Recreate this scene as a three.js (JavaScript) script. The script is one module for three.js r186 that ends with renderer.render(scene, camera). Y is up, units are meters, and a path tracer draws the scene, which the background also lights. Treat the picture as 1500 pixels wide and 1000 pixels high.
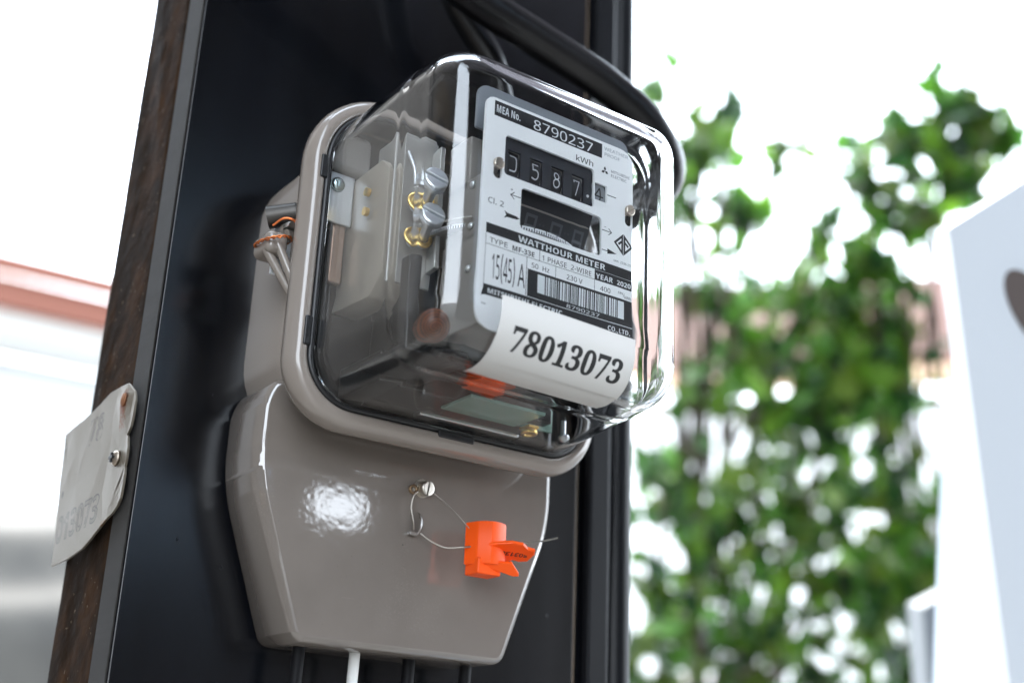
import * as THREE from 'three';
import { mergeGeometries, toCreasedNormals } from 'three/addons/utils/BufferGeometryUtils.js';
import { RoundedBoxGeometry } from 'three/addons/geometries/RoundedBoxGeometry.js';

// ---------------------------------------------------------------- camera, sky, sun, exposure
const H = 1.75;                                   // height of the dial centre above the ground, metres
const scene = new THREE.Scene();
const camera = new THREE.PerspectiveCamera(30.067, 1.5, 0.05, 400);
camera.position.set(-0.3087, -0.2097 + H, 0.4063);
camera.up.set(-0.2333, 0.9375, 0.2581);
camera.lookAt(-0.3087 + 0.5403, -0.2097 + H + 0.3457, 0.4063 - 0.7672);
camera.focus = 0.58;
camera.userData.fStop = 4.5;
const renderer = new THREE.WebGLRenderer({ antialias: true });
renderer.setSize(1024, 682);
renderer.toneMapping = THREE.LinearToneMapping;
renderer.toneMappingExposure = 8.8;               // exposed for the open shade in which the meter hangs
renderer.shadowMap.enabled = true;

const SUN = new THREE.Vector3(0.12, 0.78, -0.6).normalize();
{ // pale hazy sky, a little bluer overhead
  const w = 256, h = 128, d = new Float32Array(w * h * 4), v = new THREE.Vector3();
  for (let j = 0; j < h; j++) for (let i = 0; i < w; i++) {
    const el = ((j + 0.5) / h - 0.5) * Math.PI, az = ((i + 0.5) / w - 0.5) * 2 * Math.PI;
    v.set(Math.cos(el) * Math.cos(az), Math.sin(el), Math.cos(el) * Math.sin(az));
    const up = Math.max(0, Math.sin(el)), g = 0.35 * Math.pow(Math.max(0, v.dot(SUN)), 4);
    const k = (j * w + i) * 4, b = 0.98 - 0.14 * up + g;
    d[k] = b * (0.93 - 0.10 * up); d[k + 1] = b * (1.0 - 0.03 * up); d[k + 2] = b * (1.08 + 0.06 * up); d[k + 3] = 1;
  }
  const t = new THREE.DataTexture(d, w, h, THREE.RGBAFormat, THREE.FloatType);
  t.mapping = THREE.EquirectangularReflectionMapping; t.magFilter = t.minFilter = THREE.LinearFilter; t.needsUpdate = true;
  scene.background = t; scene.environment = t;
}
const sun = new THREE.DirectionalLight(new THREE.Color(1, 0.95, 0.87), 1.3);
sun.position.copy(SUN).multiplyScalar(40); sun.position.y += H;
sun.target.position.set(0, H, 0); sun.castShadow = true; sun.shadow.radius = 20;
Object.assign(sun.shadow.camera, { left: -14, right: 14, top: 14, bottom: -14, near: 1, far: 90 });
sun.shadow.mapSize.set(2048, 2048);
scene.add(sun, sun.target);

// ---------------------------------------------------------------- helpers
let seed = 7;
const rnd = () => { seed = (seed * 1664525 + 1013904223) >>> 0; return seed / 4294967296; };
const rr = (a, b) => a + (b - a) * rnd();
const hash = (x, y, z) => { let n = (x * 374761393 + y * 668265263 + z * 2147483647) | 0; n = Math.imul(n ^ (n >>> 13), 1274126177); return ((n ^ (n >>> 16)) >>> 0) / 4294967296; };
const sm = t => t * t * (3 - 2 * t);
function noise2(x, y, per = 0, s = 0) {           // value noise, tileable with an integer period
  const xi = Math.floor(x), yi = Math.floor(y), fx = sm(x - xi), fy = sm(y - yi), m = a => per ? ((a % per) + per) % per : a;
  const h = (a, b) => hash(m(a), m(b), s);
  return (h(xi, yi) * (1 - fx) + h(xi + 1, yi) * fx) * (1 - fy) + (h(xi, yi + 1) * (1 - fx) + h(xi + 1, yi + 1) * fx) * fy;
}
const fbm = (u, v, per, oct, s) => { let a = 0, w = 0, k = 1; for (let o = 0; o < oct; o++) { a += noise2(u * per * (1 << o), v * per * (1 << o), per * (1 << o), s + o) * k; w += k; k *= 0.55; } return a / w; };
function tex(n, fn, srgb = false, repeat = null) {
  const d = new Uint8Array(n * n * 4);
  for (let j = 0; j < n; j++) for (let i = 0; i < n; i++) {
    const c = fn(i / n, j / n), k = (j * n + i) * 4;
    for (let q = 0; q < 3; q++) d[k + q] = Math.max(0, Math.min(255, 255 * (typeof c === 'number' ? c : c[q])));
    d[k + 3] = 255;
  }
  const t = new THREE.DataTexture(d, n, n); t.wrapS = t.wrapT = THREE.RepeatWrapping; t.magFilter = t.minFilter = THREE.LinearFilter;
  if (srgb) t.colorSpace = THREE.SRGBColorSpace;
  if (repeat) t.repeat.set(repeat[0], repeat[1]);
  t.needsUpdate = true; return t;
}
const lin = (r, g, b) => new THREE.Color().setRGB(r, g, b);
const std = (c, rough, o = {}) => new THREE.MeshStandardMaterial({ color: lin(...c), roughness: rough, ...o });
const phy = (c, rough, o = {}) => new THREE.MeshPhysicalMaterial({ color: lin(...c), roughness: rough, ...o });

const taken = {};
function numbered(n) { const k = taken[n] = (taken[n] ?? -1) + 1; return k ? `${n}_${String(k).padStart(3, '0')}` : n; }
// base points and shapes are given in the frame of the dial (x right, y up, z out of the board); the scene puts it H above the ground
function thing(name, label, category, base = [0, 0, 0], group) {
  const o = new THREE.Group(); o.name = numbered(name); o.position.set(base[0], base[1] + H, base[2]);
  o.userData = { label, category }; if (group) o.userData.group = group;
  o.userData_base = base; scene.add(o); return o;
}
function part(name, geo, mat, parent, label) {    // geometry in the dial's frame
  let r = parent, b = [0, 0, 0];
  while (r && r !== scene) { if (r.userData_base) b = r.userData_base; r = r.parent; }
  geo.translate(-b[0], -b[1], -b[2]);
  const m = new THREE.Mesh(geo, mat); m.name = name; m.castShadow = m.receiveShadow = true;
  if (label) m.userData.label = label;
  parent.add(m); return m;
}
function structure(name, geo, mat) { const m = new THREE.Mesh(geo, mat); m.name = name; m.userData.kind = 'structure'; m.receiveShadow = true; scene.add(m); return m; }

const V = (x, y, z) => new THREE.Vector3(x, y, z);
function roundPoly(pts, r) {                      // THREE.Shape with rounded corners; r a number or one per corner
  const s = new THREE.Shape(), n = pts.length;
  pts.forEach((p, i) => {
    const a = pts[(i + n - 1) % n], b = pts[(i + 1) % n], q = Array.isArray(r) ? r[i] : r;
    const la = Math.hypot(a[0] - p[0], a[1] - p[1]), lb = Math.hypot(b[0] - p[0], b[1] - p[1]), k = Math.min(q, la * 0.48, lb * 0.48);
    const p0 = [p[0] + (a[0] - p[0]) / la * k, p[1] + (a[1] - p[1]) / la * k], p1 = [p[0] + (b[0] - p[0]) / lb * k, p[1] + (b[1] - p[1]) / lb * k];
    i ? s.lineTo(...p0) : s.moveTo(...p0);
    if (k > 0) s.quadraticCurveTo(p[0], p[1], ...p1);
  });
  s.closePath(); return s;
}
function rectHole(x0, x1, y0, y1, r) { const s = roundPoly([[x0, y0], [x1, y0], [x1, y1], [x0, y1]], r), h = new THREE.Path(); h.setFromPoints(s.getPoints(6)); return h; }
const extrude = (shape, depth, bevel = 0, z = 0, seg = 3, curve = 8) => {
  const g = new THREE.ExtrudeGeometry(shape, { depth: depth - 2 * bevel, bevelEnabled: bevel > 0, bevelThickness: bevel, bevelSize: bevel, bevelOffset: -bevel, bevelSegments: seg, curveSegments: curve });
  g.translate(0, 0, z + bevel); return g;
};
const creased = (g, a = 0.6) => {                 // smooth over gentle bends; large flat faces across z keep their own true normal
  const q = toCreasedNormals(g, a), p = q.attributes.position, n = q.attributes.normal, A = V(0, 0, 0), B = V(0, 0, 0), C = V(0, 0, 0);
  for (let i = 0; i < p.count; i += 3) {
    A.fromBufferAttribute(p, i); B.fromBufferAttribute(p, i + 1).sub(A); C.fromBufferAttribute(p, i + 2).sub(A); B.cross(C).normalize();
    if (Math.abs(B.z) > 0.9995) for (let k = 0; k < 3; k++) n.setXYZ(i + k, 0, 0, Math.sign(B.z));
  }
  return q;
};
function rbox(x0, x1, y0, y1, z0, z1, r = 0.001, seg = 2) {
  const g = new RoundedBoxGeometry(x1 - x0, y1 - y0, z1 - z0, seg, Math.min(r, (x1 - x0) / 2.1, (y1 - y0) / 2.1, (z1 - z0) / 2.1));
  g.translate((x0 + x1) / 2, (y0 + y1) / 2, (z0 + z1) / 2); return g;
}
function ring(x0, x1, y0, y1, r, z, nc = 10, ns = 6, rt = r) {   // rounded rectangle, counter-clockwise
  const p = []; r = Math.max(1e-5, r); rt = Math.max(1e-5, rt);
  const c = [[x1 - rt, y1 - rt, 0, rt], [x0 + rt, y1 - rt, 1, rt], [x0 + r, y0 + r, 2, r], [x1 - r, y0 + r, 3, r]];
  c.forEach(([cx, cy, q, r], i) => {
    for (let k = 0; k <= nc; k++) { const a = (q + k / nc) * Math.PI / 2; p.push(V(cx + r * Math.cos(a), cy + r * Math.sin(a), z)); }
    const l = p[p.length - 1], [nx, ny, nq, nr] = c[(i + 1) % 4], e = V(nx + nr * Math.cos(nq * Math.PI / 2), ny + nr * Math.sin(nq * Math.PI / 2), z);
    for (let k = 1; k < ns; k++) p.push(l.clone().lerp(e, k / ns));
  });
  return p;
}
function loft(rings, closeStart = true, closeEnd = true, loop = false) {
  const n = rings[0].length, pos = [], uv = [], idx = [];
  rings.forEach((r, j) => r.forEach((p, i) => { pos.push(p.x, p.y, p.z); uv.push(i / n, j / (rings.length - 1)); }));
  const m = rings.length, last = loop ? m : m - 1;
  for (let j = 0; j < last; j++) for (let i = 0; i < n; i++) {
    const a = j * n + i, b = j * n + (i + 1) % n, c = ((j + 1) % m) * n + (i + 1) % n, d = ((j + 1) % m) * n + i;
    idx.push(a, b, c, a, c, d);
  }
  const cap = (j, flip) => {
    const c = rings[j].reduce((s, p) => s.add(p), V(0, 0, 0)).divideScalar(n), k = pos.length / 3; pos.push(c.x, c.y, c.z); uv.push(0.5, 0.5);
    for (let i = 0; i < n; i++) { const a = j * n + i, b = j * n + (i + 1) % n; flip ? idx.push(k, b, a) : idx.push(k, a, b); }
  };
  if (!loop && closeStart) cap(0, true);
  if (!loop && closeEnd) cap(m - 1, false);
  const g = new THREE.BufferGeometry();
  g.setAttribute('position', new THREE.Float32BufferAttribute(pos, 3)); g.setAttribute('uv', new THREE.Float32BufferAttribute(uv, 2));
  g.setIndex(idx); g.computeVertexNormals(); return g;
}
const curve = pts => new THREE.CatmullRomCurve3(pts.map(p => V(...p)));
const tube = (pts, r, seg = 40, rad = 8) => new THREE.TubeGeometry(curve(pts), seg, r, rad, false);
function cyl(r0, r1, len, at, dir, seg = 20, open = false) {    // from AT along DIR
  const g = new THREE.CylinderGeometry(r1, r0, len, seg, 1, open); g.translate(0, len / 2, 0);
  g.applyQuaternion(new THREE.Quaternion().setFromUnitVectors(V(0, 1, 0), V(...dir).normalize())); g.translate(...at); return g;
}
function lathe(profile, at, dir, seg = 24) {
  const g = new THREE.LatheGeometry(profile.map(p => new THREE.Vector2(...p)), seg);
  g.applyQuaternion(new THREE.Quaternion().setFromUnitVectors(V(0, 1, 0), V(...dir).normalize())); g.translate(...at); return g;
}
function slab(pts, thick, hint) {                 // flat polygon through 3-D points, thickened away from HINT
  const P = pts.map(p => V(...p)), n = V(0, 0, 0);
  P.forEach((p, i) => { const q = P[(i + 1) % P.length]; n.x += (p.y - q.y) * (p.z + q.z); n.y += (p.z - q.z) * (p.x + q.x); n.z += (p.x - q.x) * (p.y + q.y); });
  n.normalize(); if (n.dot(V(...hint)) < 0) n.negate();
  const u = P[1].clone().sub(P[0]).normalize(), w = n.clone().cross(u), o = P[0];
  const s = new THREE.Shape(P.map(p => { const d = p.clone().sub(o); return new THREE.Vector2(d.dot(u), d.dot(w)); }));
  const b = Math.min(0.25 * thick, 0.0006), g = new THREE.ExtrudeGeometry(s, { depth: thick - 2 * b, bevelEnabled: true, bevelThickness: b, bevelSize: b, bevelOffset: -b, bevelSegments: 2 });
  g.translate(0, 0, -thick + b);
  g.applyMatrix4(new THREE.Matrix4().makeBasis(u, w, n).setPosition(o)); return g;
}
function slottedHead(r, h, at, dir, slot = 0.0011, turn = 0) {   // cheese head made of two halves with a real slot between them
  const half = s => {
    const sh = new THREE.Shape(), a0 = Math.asin(slot / 2 / r), f = (a) => [r * Math.cos(a), r * Math.sin(a)];
    for (let k = 0; k <= 16; k++) { const a = a0 + (Math.PI - 2 * a0) * k / 16, p = f(a); k ? sh.lineTo(...p) : sh.moveTo(...p); }
    sh.closePath();
    const b = Math.min(h, r) * 0.28, g = extrude(sh, h * 0.6, b * 0.8, h * 0.4, 3); if (s < 0) g.rotateZ(Math.PI); return creased(g, 0.7);
  };
  const low = cyl(r, r, h * 0.45, [0, 0, 0], [0, 0, 1], 32).toNonIndexed();
  const g = mergeGeometries([half(1), half(-1), low].map(q => q.index ? q.toNonIndexed() : q));
  g.rotateZ(turn); g.applyQuaternion(new THREE.Quaternion().setFromUnitVectors(V(0, 0, 1), V(...dir).normalize())); g.translate(...at); return g;
}
function threaded(r, len, at, dir, pitch = 0.0008) {
  const p = []; const n = Math.round(len / pitch);
  for (let i = 0; i <= n * 2; i++) p.push([i % 2 ? r * 0.86 : r, i * len / (2 * n)]);
  return lathe([[0, 0], ...p, [0, len]], at, dir, 20);
}
const merge = a => mergeGeometries(a.map(g => { const q = g.index ? g.toNonIndexed() : g; for (const k of Object.keys(q.attributes)) if (!['position', 'normal', 'uv'].includes(k)) q.deleteAttribute(k); return q; }));

// ---------------------------------------------------------------- materials
const peel = tex(256, (u, v) => 0.6 * fbm(u, v, 14, 2, 3) + 0.4 * noise2(u * 30, v * 30, 30, 9), false);   // orange peel of thick enamel
const speckle = tex(1024, (u, v) => {             // dark specks, pale dust, fine scuffs
  const n = noise2(u * 260, v * 260, 260, 21), g = fbm(u, v, 5, 5, 40), dust = Math.max(0, noise2(u * 330, v * 330, 330, 66) * fbm(u, v, 4, 3, 71) - 0.52), sc = noise2(u * 6 + 0.25 * Math.sin(v * 12.566), v * 260, 0, 14), scuff = sc > 0.975 && fbm(u, v, 6, 2, 88) > 0.55 ? 0.07 : 0;
  const d = n > 0.992 ? 0.45 : 1, k = d * (0.88 + 0.12 * g) + 0.22 * dust + scuff; return [k, k, k * 0.995]; }, true);
const atScale = (t, m) => { const c = t.clone(); c.repeat.set(1 / m, 1 / m); c.needsUpdate = true; return c; };
const M = {};
M.enamel = phy([0.192, 0.165, 0.146], 0.045, { map: atScale(speckle, 0.16), bumpMap: atScale(peel, 0.055), bumpScale: 0.000018, ior: 1.9 });
M.greyPaint = phy([0.232, 0.200, 0.174], 0.16, { ior: 1.65 });
M.black = phy([0.0025, 0.0030, 0.0045], 0.3, { ior: 1.58, map: atScale(tex(512, (u, v) => {
  const n = noise2(u * 220, v * 220, 220, 31), s = fbm(u, v, 6, 4, 70); let c = 0.7 + 0.5 * s; if (n > 0.992) c = 0.9; return Math.min(1, c); }, true), 0.3),
  roughnessMap: atScale(tex(256, (u, v) => { const c = 0.52 + 0.24 * fbm(u, v, 4, 5, 50) + (noise2(u * 8 + 0.4 * noise2(u * 3, v * 9, 0, 2), v * 190, 0, 33) > 0.985 ? 0.35 : 0); return [c, c, c]; }), 0.25) });
M.pipe = phy([0.003, 0.0035, 0.005], 0.4, { specularIntensity: 0.4 });
M.rubber = phy([0.003, 0.003, 0.0035], 0.27, { bumpMap: atScale(peel, 0.03), bumpScale: 0.00003 });
M.blackGap = std([0.008, 0.008, 0.009], 0.4);
M.steel = std([0.62, 0.63, 0.64], 0.28, { metalness: 1 });
M.zinc = std([0.84, 0.87, 0.90], 0.34, { metalness: 1 });
M.dullSteel = std([0.42, 0.40, 0.37], 0.42, { metalness: 1 });
M.brass = std([0.78, 0.52, 0.16], 0.3, { metalness: 1 });
M.copper = std([0.72, 0.34, 0.16], 0.35, { metalness: 1 });
M.aluminium = std([0.5, 0.5, 0.5], 0.4, { metalness: 0.9 });
M.glass = phy([0.98, 0.985, 0.985], 0.0, { transmission: 1, thickness: 0.0025, ior: 1.5, attenuationColor: lin(0.58, 0.64, 0.68), attenuationDistance: 0.1 });
M.beige = std([0.46, 0.41, 0.34], 0.32);
M.innerBlack = std([0.014, 0.014, 0.016], 0.35);
M.innerSteel = std([0.42, 0.41, 0.39], 0.35, { metalness: 0.5 });
M.innerGrey = std([0.30, 0.28, 0.26], 0.5);
M.orange = phy([0.95, 0.095, 0.004], 0.42, { specularIntensity: 0.6 });
M.whitePaper = std([0.72, 0.73, 0.74], 0.6);

// ---------------------------------------------------------------- ground
{
  const g = new THREE.PlaneGeometry(500, 500, 1, 1); g.rotateX(-Math.PI / 2);
  const uv = g.attributes.uv; for (let i = 0; i < uv.count; i++) uv.setXY(i, uv.getX(i) * 500, uv.getY(i) * 500);
  structure('ground', g, std([0.17, 0.165, 0.155], 0.9, { map: atScale(tex(512, (u, v) => { const n = 0.75 + 0.35 * fbm(u, v, 5, 6, 90) - 0.12 * noise2(u * 200, v * 200, 200, 5); return n; }, true), 2.5) }));
}

// ---------------------------------------------------------------- pole, board, trunking
{
  const pole = thing('utility_pole', 'rough dark brown weathered pole behind the glossy black board', 'pole', [0, -H, -0.21]);
  const rings = []; const ny = 420;
  for (let j = 0; j <= ny; j++) {
    const y = -H + j / ny * 4.2, base = ring(-0.1195, 0.128, -0.25, -0.1755, 0.009, 0, 6, 16);
    rings.push(base.map((p, i) => {
      const a = noise2(p.x * 60 + 9, y * 22 + p.y * 60, 0, 3) - 0.5, b = noise2(i * 0.9, y * 90, 0, 8) - 0.5, c = noise2(3, y * 5, 0, 5) - 0.5;
      const edge = p.y < -0.2 ? 1 : 0.25;
      const q = V(p.x, y, p.y), d = (a * 0.005 + b * 0.0014) * edge + c * 0.005;
      q.x += p.x < 0 ? -d * 0.5 : d * 0.5; q.z += p.y < -0.21 ? d : 0; return q;
    }).reverse());
  }
  const g = loft(rings), uv = g.attributes.uv, ps = g.attributes.position;
  for (let i = 0; i < uv.count; i++) uv.setXY(i, ps.getX(i) + ps.getZ(i), ps.getY(i));
  part('shaft', g, phy([0.72, 0.68, 0.62], 1, { specularIntensity: 0.25,
    map: atScale(tex(512, (u, v) => {
      const f = fbm(u, v, 8, 6, 13), s = fbm(u * 1, v * 1, 30, 3, 17), k = Math.max(0, f - 0.42) * 3;
      const d = 0.6 + 0.25 * s; let c = [0.17 * d + 0.10 * k + 0.03, 0.118 * d + 0.065 * k + 0.02, 0.07 * d + 0.033 * k + 0.012];
      if (noise2(u * 60, v * 60, 60, 4) > 0.95) c = [0.42, 0.37, 0.32]; return c; }, true), 0.16),
    bumpMap: atScale(tex(256, (u, v) => fbm(u, v, 10, 4, 61)), 0.09), bumpScale: 0.0009 }), pole);

  const board = thing('mounting_board', 'tall glossy black board carrying the meter on the pole', 'board', [0, -1.2, -0.1615]);
  part('panel', rbox(-0.1213, 0.1325, -1.2, 1.3, -0.1725, -0.15, 0.0008, 1), M.black, board);
  const e = rbox(-0.1222, -0.1214, -1.198, 1.298, -0.1724, -0.1507, 0.0003, 1);
  part('edge_strip', e, std([0.05, 0.043, 0.036], 0.85, { bumpMap: atScale(tex(256, (u, v) => fbm(u, v, 40, 3, 7)), 0.02), bumpScale: 0.0006, map: atScale(tex(256, (u, v) => 0.55 + 0.6 * fbm(u, v, 30, 4, 77), true), 0.05) }), board, 'dusty grey cut edge of the board');
  part('gap_trim', rbox(0.1327, 0.1341, -1.2, 1.3, -0.1712, -0.1508, 0.0003, 1), std([0.12, 0.085, 0.055], 0.5), board);

  const trunk = thing('cable_trunking', 'narrow black ribbed cable trunking along the right edge of the board', 'trunking', [0.147, -1.2, -0.16]);
  const prof = (x0, x1, z0, z1, r) => ring(x0, x1, z0, z1, r, 0, 8, 2);
  const bar = (x0, x1, z0, z1, r) => loft([-1.2, 1.3].map(y => prof(x0, x1, z0, z1, r).map(p => V(p.x, y, p.y)).reverse()));
  part('channel', creased(bar(0.1345, 0.1585, -0.178, -0.1535, 0.0012), 0.5), M.pipe, trunk);
  part('lid', creased(bar(0.1385, 0.156, -0.1533, -0.1465, 0.003), 0.9), M.pipe, trunk);
  const pipe = thing('conduit_pipe', 'black conduit pipe running vertically beside the narrow trunking', 'pipe', [0.169, -1.2, -0.162]);
  part('tube', cyl(0.0094, 0.0094, 2.5, [0.1682, -1.2, -0.1585], [0, 1, 0], 32), M.pipe, pipe);
}

// ---------------------------------------------------------------- the meter
const meter = thing('electricity_meter', 'grey electricity meter with clear cover and white dial on black board', 'electricity meter', [0, -0.144, -0.15]);
{ // rear body and rim
  part('rear_body', creased(loft([
    ...[[0, -0.1499], [0, -0.106], [0.0015, -0.1025], [0.005, -0.101]].map(([o, z]) => ring(-0.0765 + o, 0.0765 - o, -0.045 + o, 0.0985 - o, 0.034 - o, z))]), 0.5), M.greyPaint, meter);
  const rim = [];
  for (const [o, z] of [[0.0112, -0.1008], [0.0085, -0.0985], [0.0045, -0.0945], [0.0018, -0.0905], [0.0004, -0.0870], [0, -0.0840], [0.0003, -0.0812], [0.0012, -0.0788], [0.0028, -0.0769], [0.0048, -0.0760], [0.0066, -0.0760], [0.0078, -0.0765], [0.0081, -0.0778], [0.0081, -0.0920], [0.0085, -0.1008]])
    rim.push(ring(-0.0866 + o, 0.0870 - o, -0.0549 + o, 0.1140 - o, 0.0315 - o * 0.9, z, 14, 6, 0.042 - o * 0.9));
  part('base_rim', loft(rim, false, false, true), M.greyPaint, meter);
  // black sealing gasket with the small tabs at the bottom and left
  const gk = [[0, -0.0925], [0, -0.0772], [0.0003, -0.0763], [0.0012, -0.0757], [0.0024, -0.0757], [0.0032, -0.0765], [0.0034, -0.0925]].map(([o, z]) => ring(-0.0786 + o, 0.0788 - o, -0.0467 + o, 0.1058 - o, 0.0240 - o, z, 12, 4, 0.0345 - o));
  const tab = (x0, x1, y0, y1) => rbox(x0, x1, y0, y1, -0.0780, -0.0752, 0.0009);
  part('gasket', merge([loft(gk, false, false, true), tab(-0.0085, 0.0115, -0.0492, -0.0455), tab(-0.0815, -0.0777, -0.0215, -0.0075), tab(-0.0815, -0.0777, 0.061, 0.073)]), M.blackGap, meter);
}
const DOME = { zs: -0.008, r: 0.021, zr: -0.0765 };
function domeRings(t) {                            // outer (t = 0) or inner surface of the moulded cover, from rim to front
  const R = [], lerp = (a, b, k) => a + (b - a) * k;
  const wob = (p, s) => { const a = (noise2(p.x * 70 + 50, p.y * 70 + 50, 0, s) + noise2(p.z * 80 + 30, p.x * 50 + 20, 0, s + 3) - 1) * 0.00022; p.z += a; return p; };
  for (let k = 0; k <= 44; k++) {
    const q = k / 44, z = lerp(DOME.zr, DOME.zs, q);
    const e = t ? 0 : 0.0004 * Math.exp(-(((z + 0.0225) / 0.0022) ** 2));   // moulded bead round the outside
    R.push(ring(lerp(-0.0765, -0.0690, q) + t - e, lerp(0.0767, 0.0690, q) - t + e, lerp(-0.0452, -0.0398, q) + t - e, lerp(0.1040, 0.1015, q) - t + e, 0.0200 + 0.0035 * (1 - q) - t, z, 12, 10, 0.0165 + 0.0165 * (1 - q) ** 1.5 - t));
  }
  const r = DOME.r - t;
  for (let k = 1; k <= 14; k++) {
    const a = k / 14 * Math.PI / 2, i = r * (1 - Math.cos(a));
    R.push(ring(-0.0690 + t + i, 0.0690 - t - i, -0.0398 + t + i, 0.1015 - t - 0.62 * i, (0.0200 - t) * (1 - 0.72 * i / r), DOME.zs + r * Math.sin(a), 12, 10, (0.0165 - t) * (1 - 0.68 * i / r)));
  }
  const l = R[R.length - 1], c = V(0, 0.035, 0);
  for (const f of [0.985, 0.9, 0.7, 0.45, 0.2, 0.02]) R.push(l.map(p => V(c.x + (p.x - c.x) * f, c.y + (p.y - c.y) * f, p.z)));
  return R.map(r => r.map(p => wob(p, t ? 5 : 2)));
}
{
  const a = domeRings(0), b = domeRings(0.0026).reverse();
  const g = loft([...a], false, true), gi = loft([...b], true, false);
  // foot that joins the two skins
  const foot = loft([b[b.length - 1], a[0]].map(r => r.map(p => p.clone())), false, false);
  part('glass_cover', merge([g, gi, foot]), M.glass, meter, 'clear moulded glass cover');
}

// dial plate --------------------------------------------------------------------------------
const mm = (x, y) => [x / 1000 - 0.042, 0.0837 - y / 1000];       // millimetres from the plate's top left corner
const PW = 84, PH = 108;
function dialTexture() {
  const S = 18, c = document.createElement('canvas'); c.width = PW * S; c.height = PH * S;
  const x = c.getContext('2d'); x.scale(S, S);
  x.fillStyle = '#f8fafb'; x.fillRect(0, 0, PW, PH);
  const ink = '#15171d', W = '#e6ebee';
  const rect = (a, b, w, h, col = ink) => { x.fillStyle = col; x.fillRect(a, b, w, h); };
  const text = (s, a, b, size, width, col = ink, font = 'sans-serif', bold = '') => {   // left, baseline, size, width to fill
    x.fillStyle = col; x.font = `${bold} ${size * 10}px ${font}`; x.save(); x.translate(a, b); x.scale(0.1, 0.1);
    const m = x.measureText(s).width; if (width) x.scale(width * 10 / m, 1); x.fillText(s, 0, 0); x.restore();
  };
  const line = (p, w = 0.25, col = ink) => { x.strokeStyle = col; x.lineWidth = w; x.beginPath(); p.forEach((q, i) => i ? x.lineTo(...q) : x.moveTo(...q)); x.stroke(); };
  const poly = (p, col = ink) => { x.fillStyle = col; x.beginPath(); p.forEach((q, i) => i ? x.lineTo(...q) : x.moveTo(...q)); x.fill(); };
  rect(4, 1.4, 61.2, 7.4); text('MEA No.', 4.9, 6.9, 5.3, 13.4, W, 'sans-serif', 'bold'); text('8790237', 25, 8.0, 6.9, 35, W);
  text('WEATHER', 66.5, 4.0, 2.4, 14.5, '#9aa0a8'); text('PROOF', 66.5, 6.9, 2.4, 9.5, '#9aa0a8');
  text('kWh', 49.6, 15.0, 4.0, 11);
  // three-diamond mark and the maker's name
  const dia = (cx, cy, a) => { const L = 2.3, u = [Math.cos(a), Math.sin(a)], n = [-u[1], u[0]]; poly([[cx, cy], [cx + u[0] * L / 2 + n[0] * 0.75, cy + u[1] * L / 2 + n[1] * 0.75], [cx + u[0] * L, cy + u[1] * L], [cx + u[0] * L / 2 - n[0] * 0.75, cy + u[1] * L / 2 - n[1] * 0.75]]); };
  for (const k of [0, 1, 2]) dia(67.1, 14.8, -Math.PI / 2 + k * 2 * Math.PI / 3);
  text('MITSUBISHI', 70.6, 14.4, 2.0, 11.4, '#4a4f58'); text('ELECTRIC', 70.6, 16.7, 2.0, 9.6, '#4a4f58');
  line([[68.6, 26.7], [73.8, 26.7]], 0.4);
  text('Cl. 2', 2.8, 51.3, 3.6, 8.8); text('+', 14.4, 42.6, 2.6);
  line([[20, 44.2], [14.6, 44.2]], 0.35); line([[16.6, 42.6], [14.6, 44.2], [16.6, 45.8]], 0.35);
  poly([[20, 54.2], [18.4, 53.5], [13.4, 53.2], [11.8, 52.4], [12.9, 54.2], [11.8, 56], [13.4, 55.2], [18.4, 54.9]]);
  text('–', 67.2, 43.6, 2.4); line([[66, 44.8], [71.6, 44.8]], 0.35); line([[69.8, 43.2], [71.6, 44.8], [69.8, 46.4]], 0.35);
  line([[66, 54.7], [70, 54.7]], 0.35); poly([[69.2, 53.4], [74.6, 54.7], [69.2, 56]]);
  // standards mark: a diamond of four blades
  { const cx = 78.7, cy = 48.8, a = 5.0; x.lineWidth = 1.05; x.strokeStyle = ink;
    for (const s of [-1, 1]) { x.beginPath(); x.moveTo(cx + s * 0.65, cy - a + 0.8); x.lineTo(cx + s * a, cy); x.lineTo(cx + s * 0.65, cy + a - 0.8); x.closePath(); x.stroke();
      x.beginPath(); x.moveTo(cx + s * 0.65, cy - 1.6); x.lineTo(cx + s * 3, cy + 0.4); x.stroke(); } }
  text('uen. 2336-2552', 72.8, 58.6, 1.7, 12.4, '#3a3f48');
  // rating table
  rect(2.9, 60.7, 81.6, 4.7); text('WATTHOUR METER', 19.7, 64.7, 4.0, 48.4, W, 'sans-serif', 'bold');
  text('TYPE', 5, 69.5, 3.3, 9.5); text('MF-33E', 16.5, 69.7, 3.3, 12.2, ink, 'sans-serif', 'bold');
  line([[31.3, 65.4], [31.3, 70.4]]); text('1 PHASE  2-WIRE', 32.4, 69.7, 3.3, 28.2);
  rect(62.2, 65.4, 22.3, 5.1); text('YEAR', 62.9, 69.6, 3.5, 9.6, W, 'sans-serif', 'bold'); text('2020', 74.8, 69.6, 3.3, 8.6, W, 'sans-serif', 'bold'); line([[62.2, 65.6], [84.5, 65.6]], 0.15, W);
  line([[2.9, 60.7], [2.9, 94]], 0.2); line([[2.9, 70.5], [84.5, 70.5]], 0.2); line([[24.6, 75.9], [84.5, 75.9]], 0.2); line([[24.6, 70.5], [24.6, 88.4]], 0.25); line([[40.4, 70.5], [40.4, 75.9]], 0.2); line([[62.2, 70.5], [62.2, 75.9]], 0.2);
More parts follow.
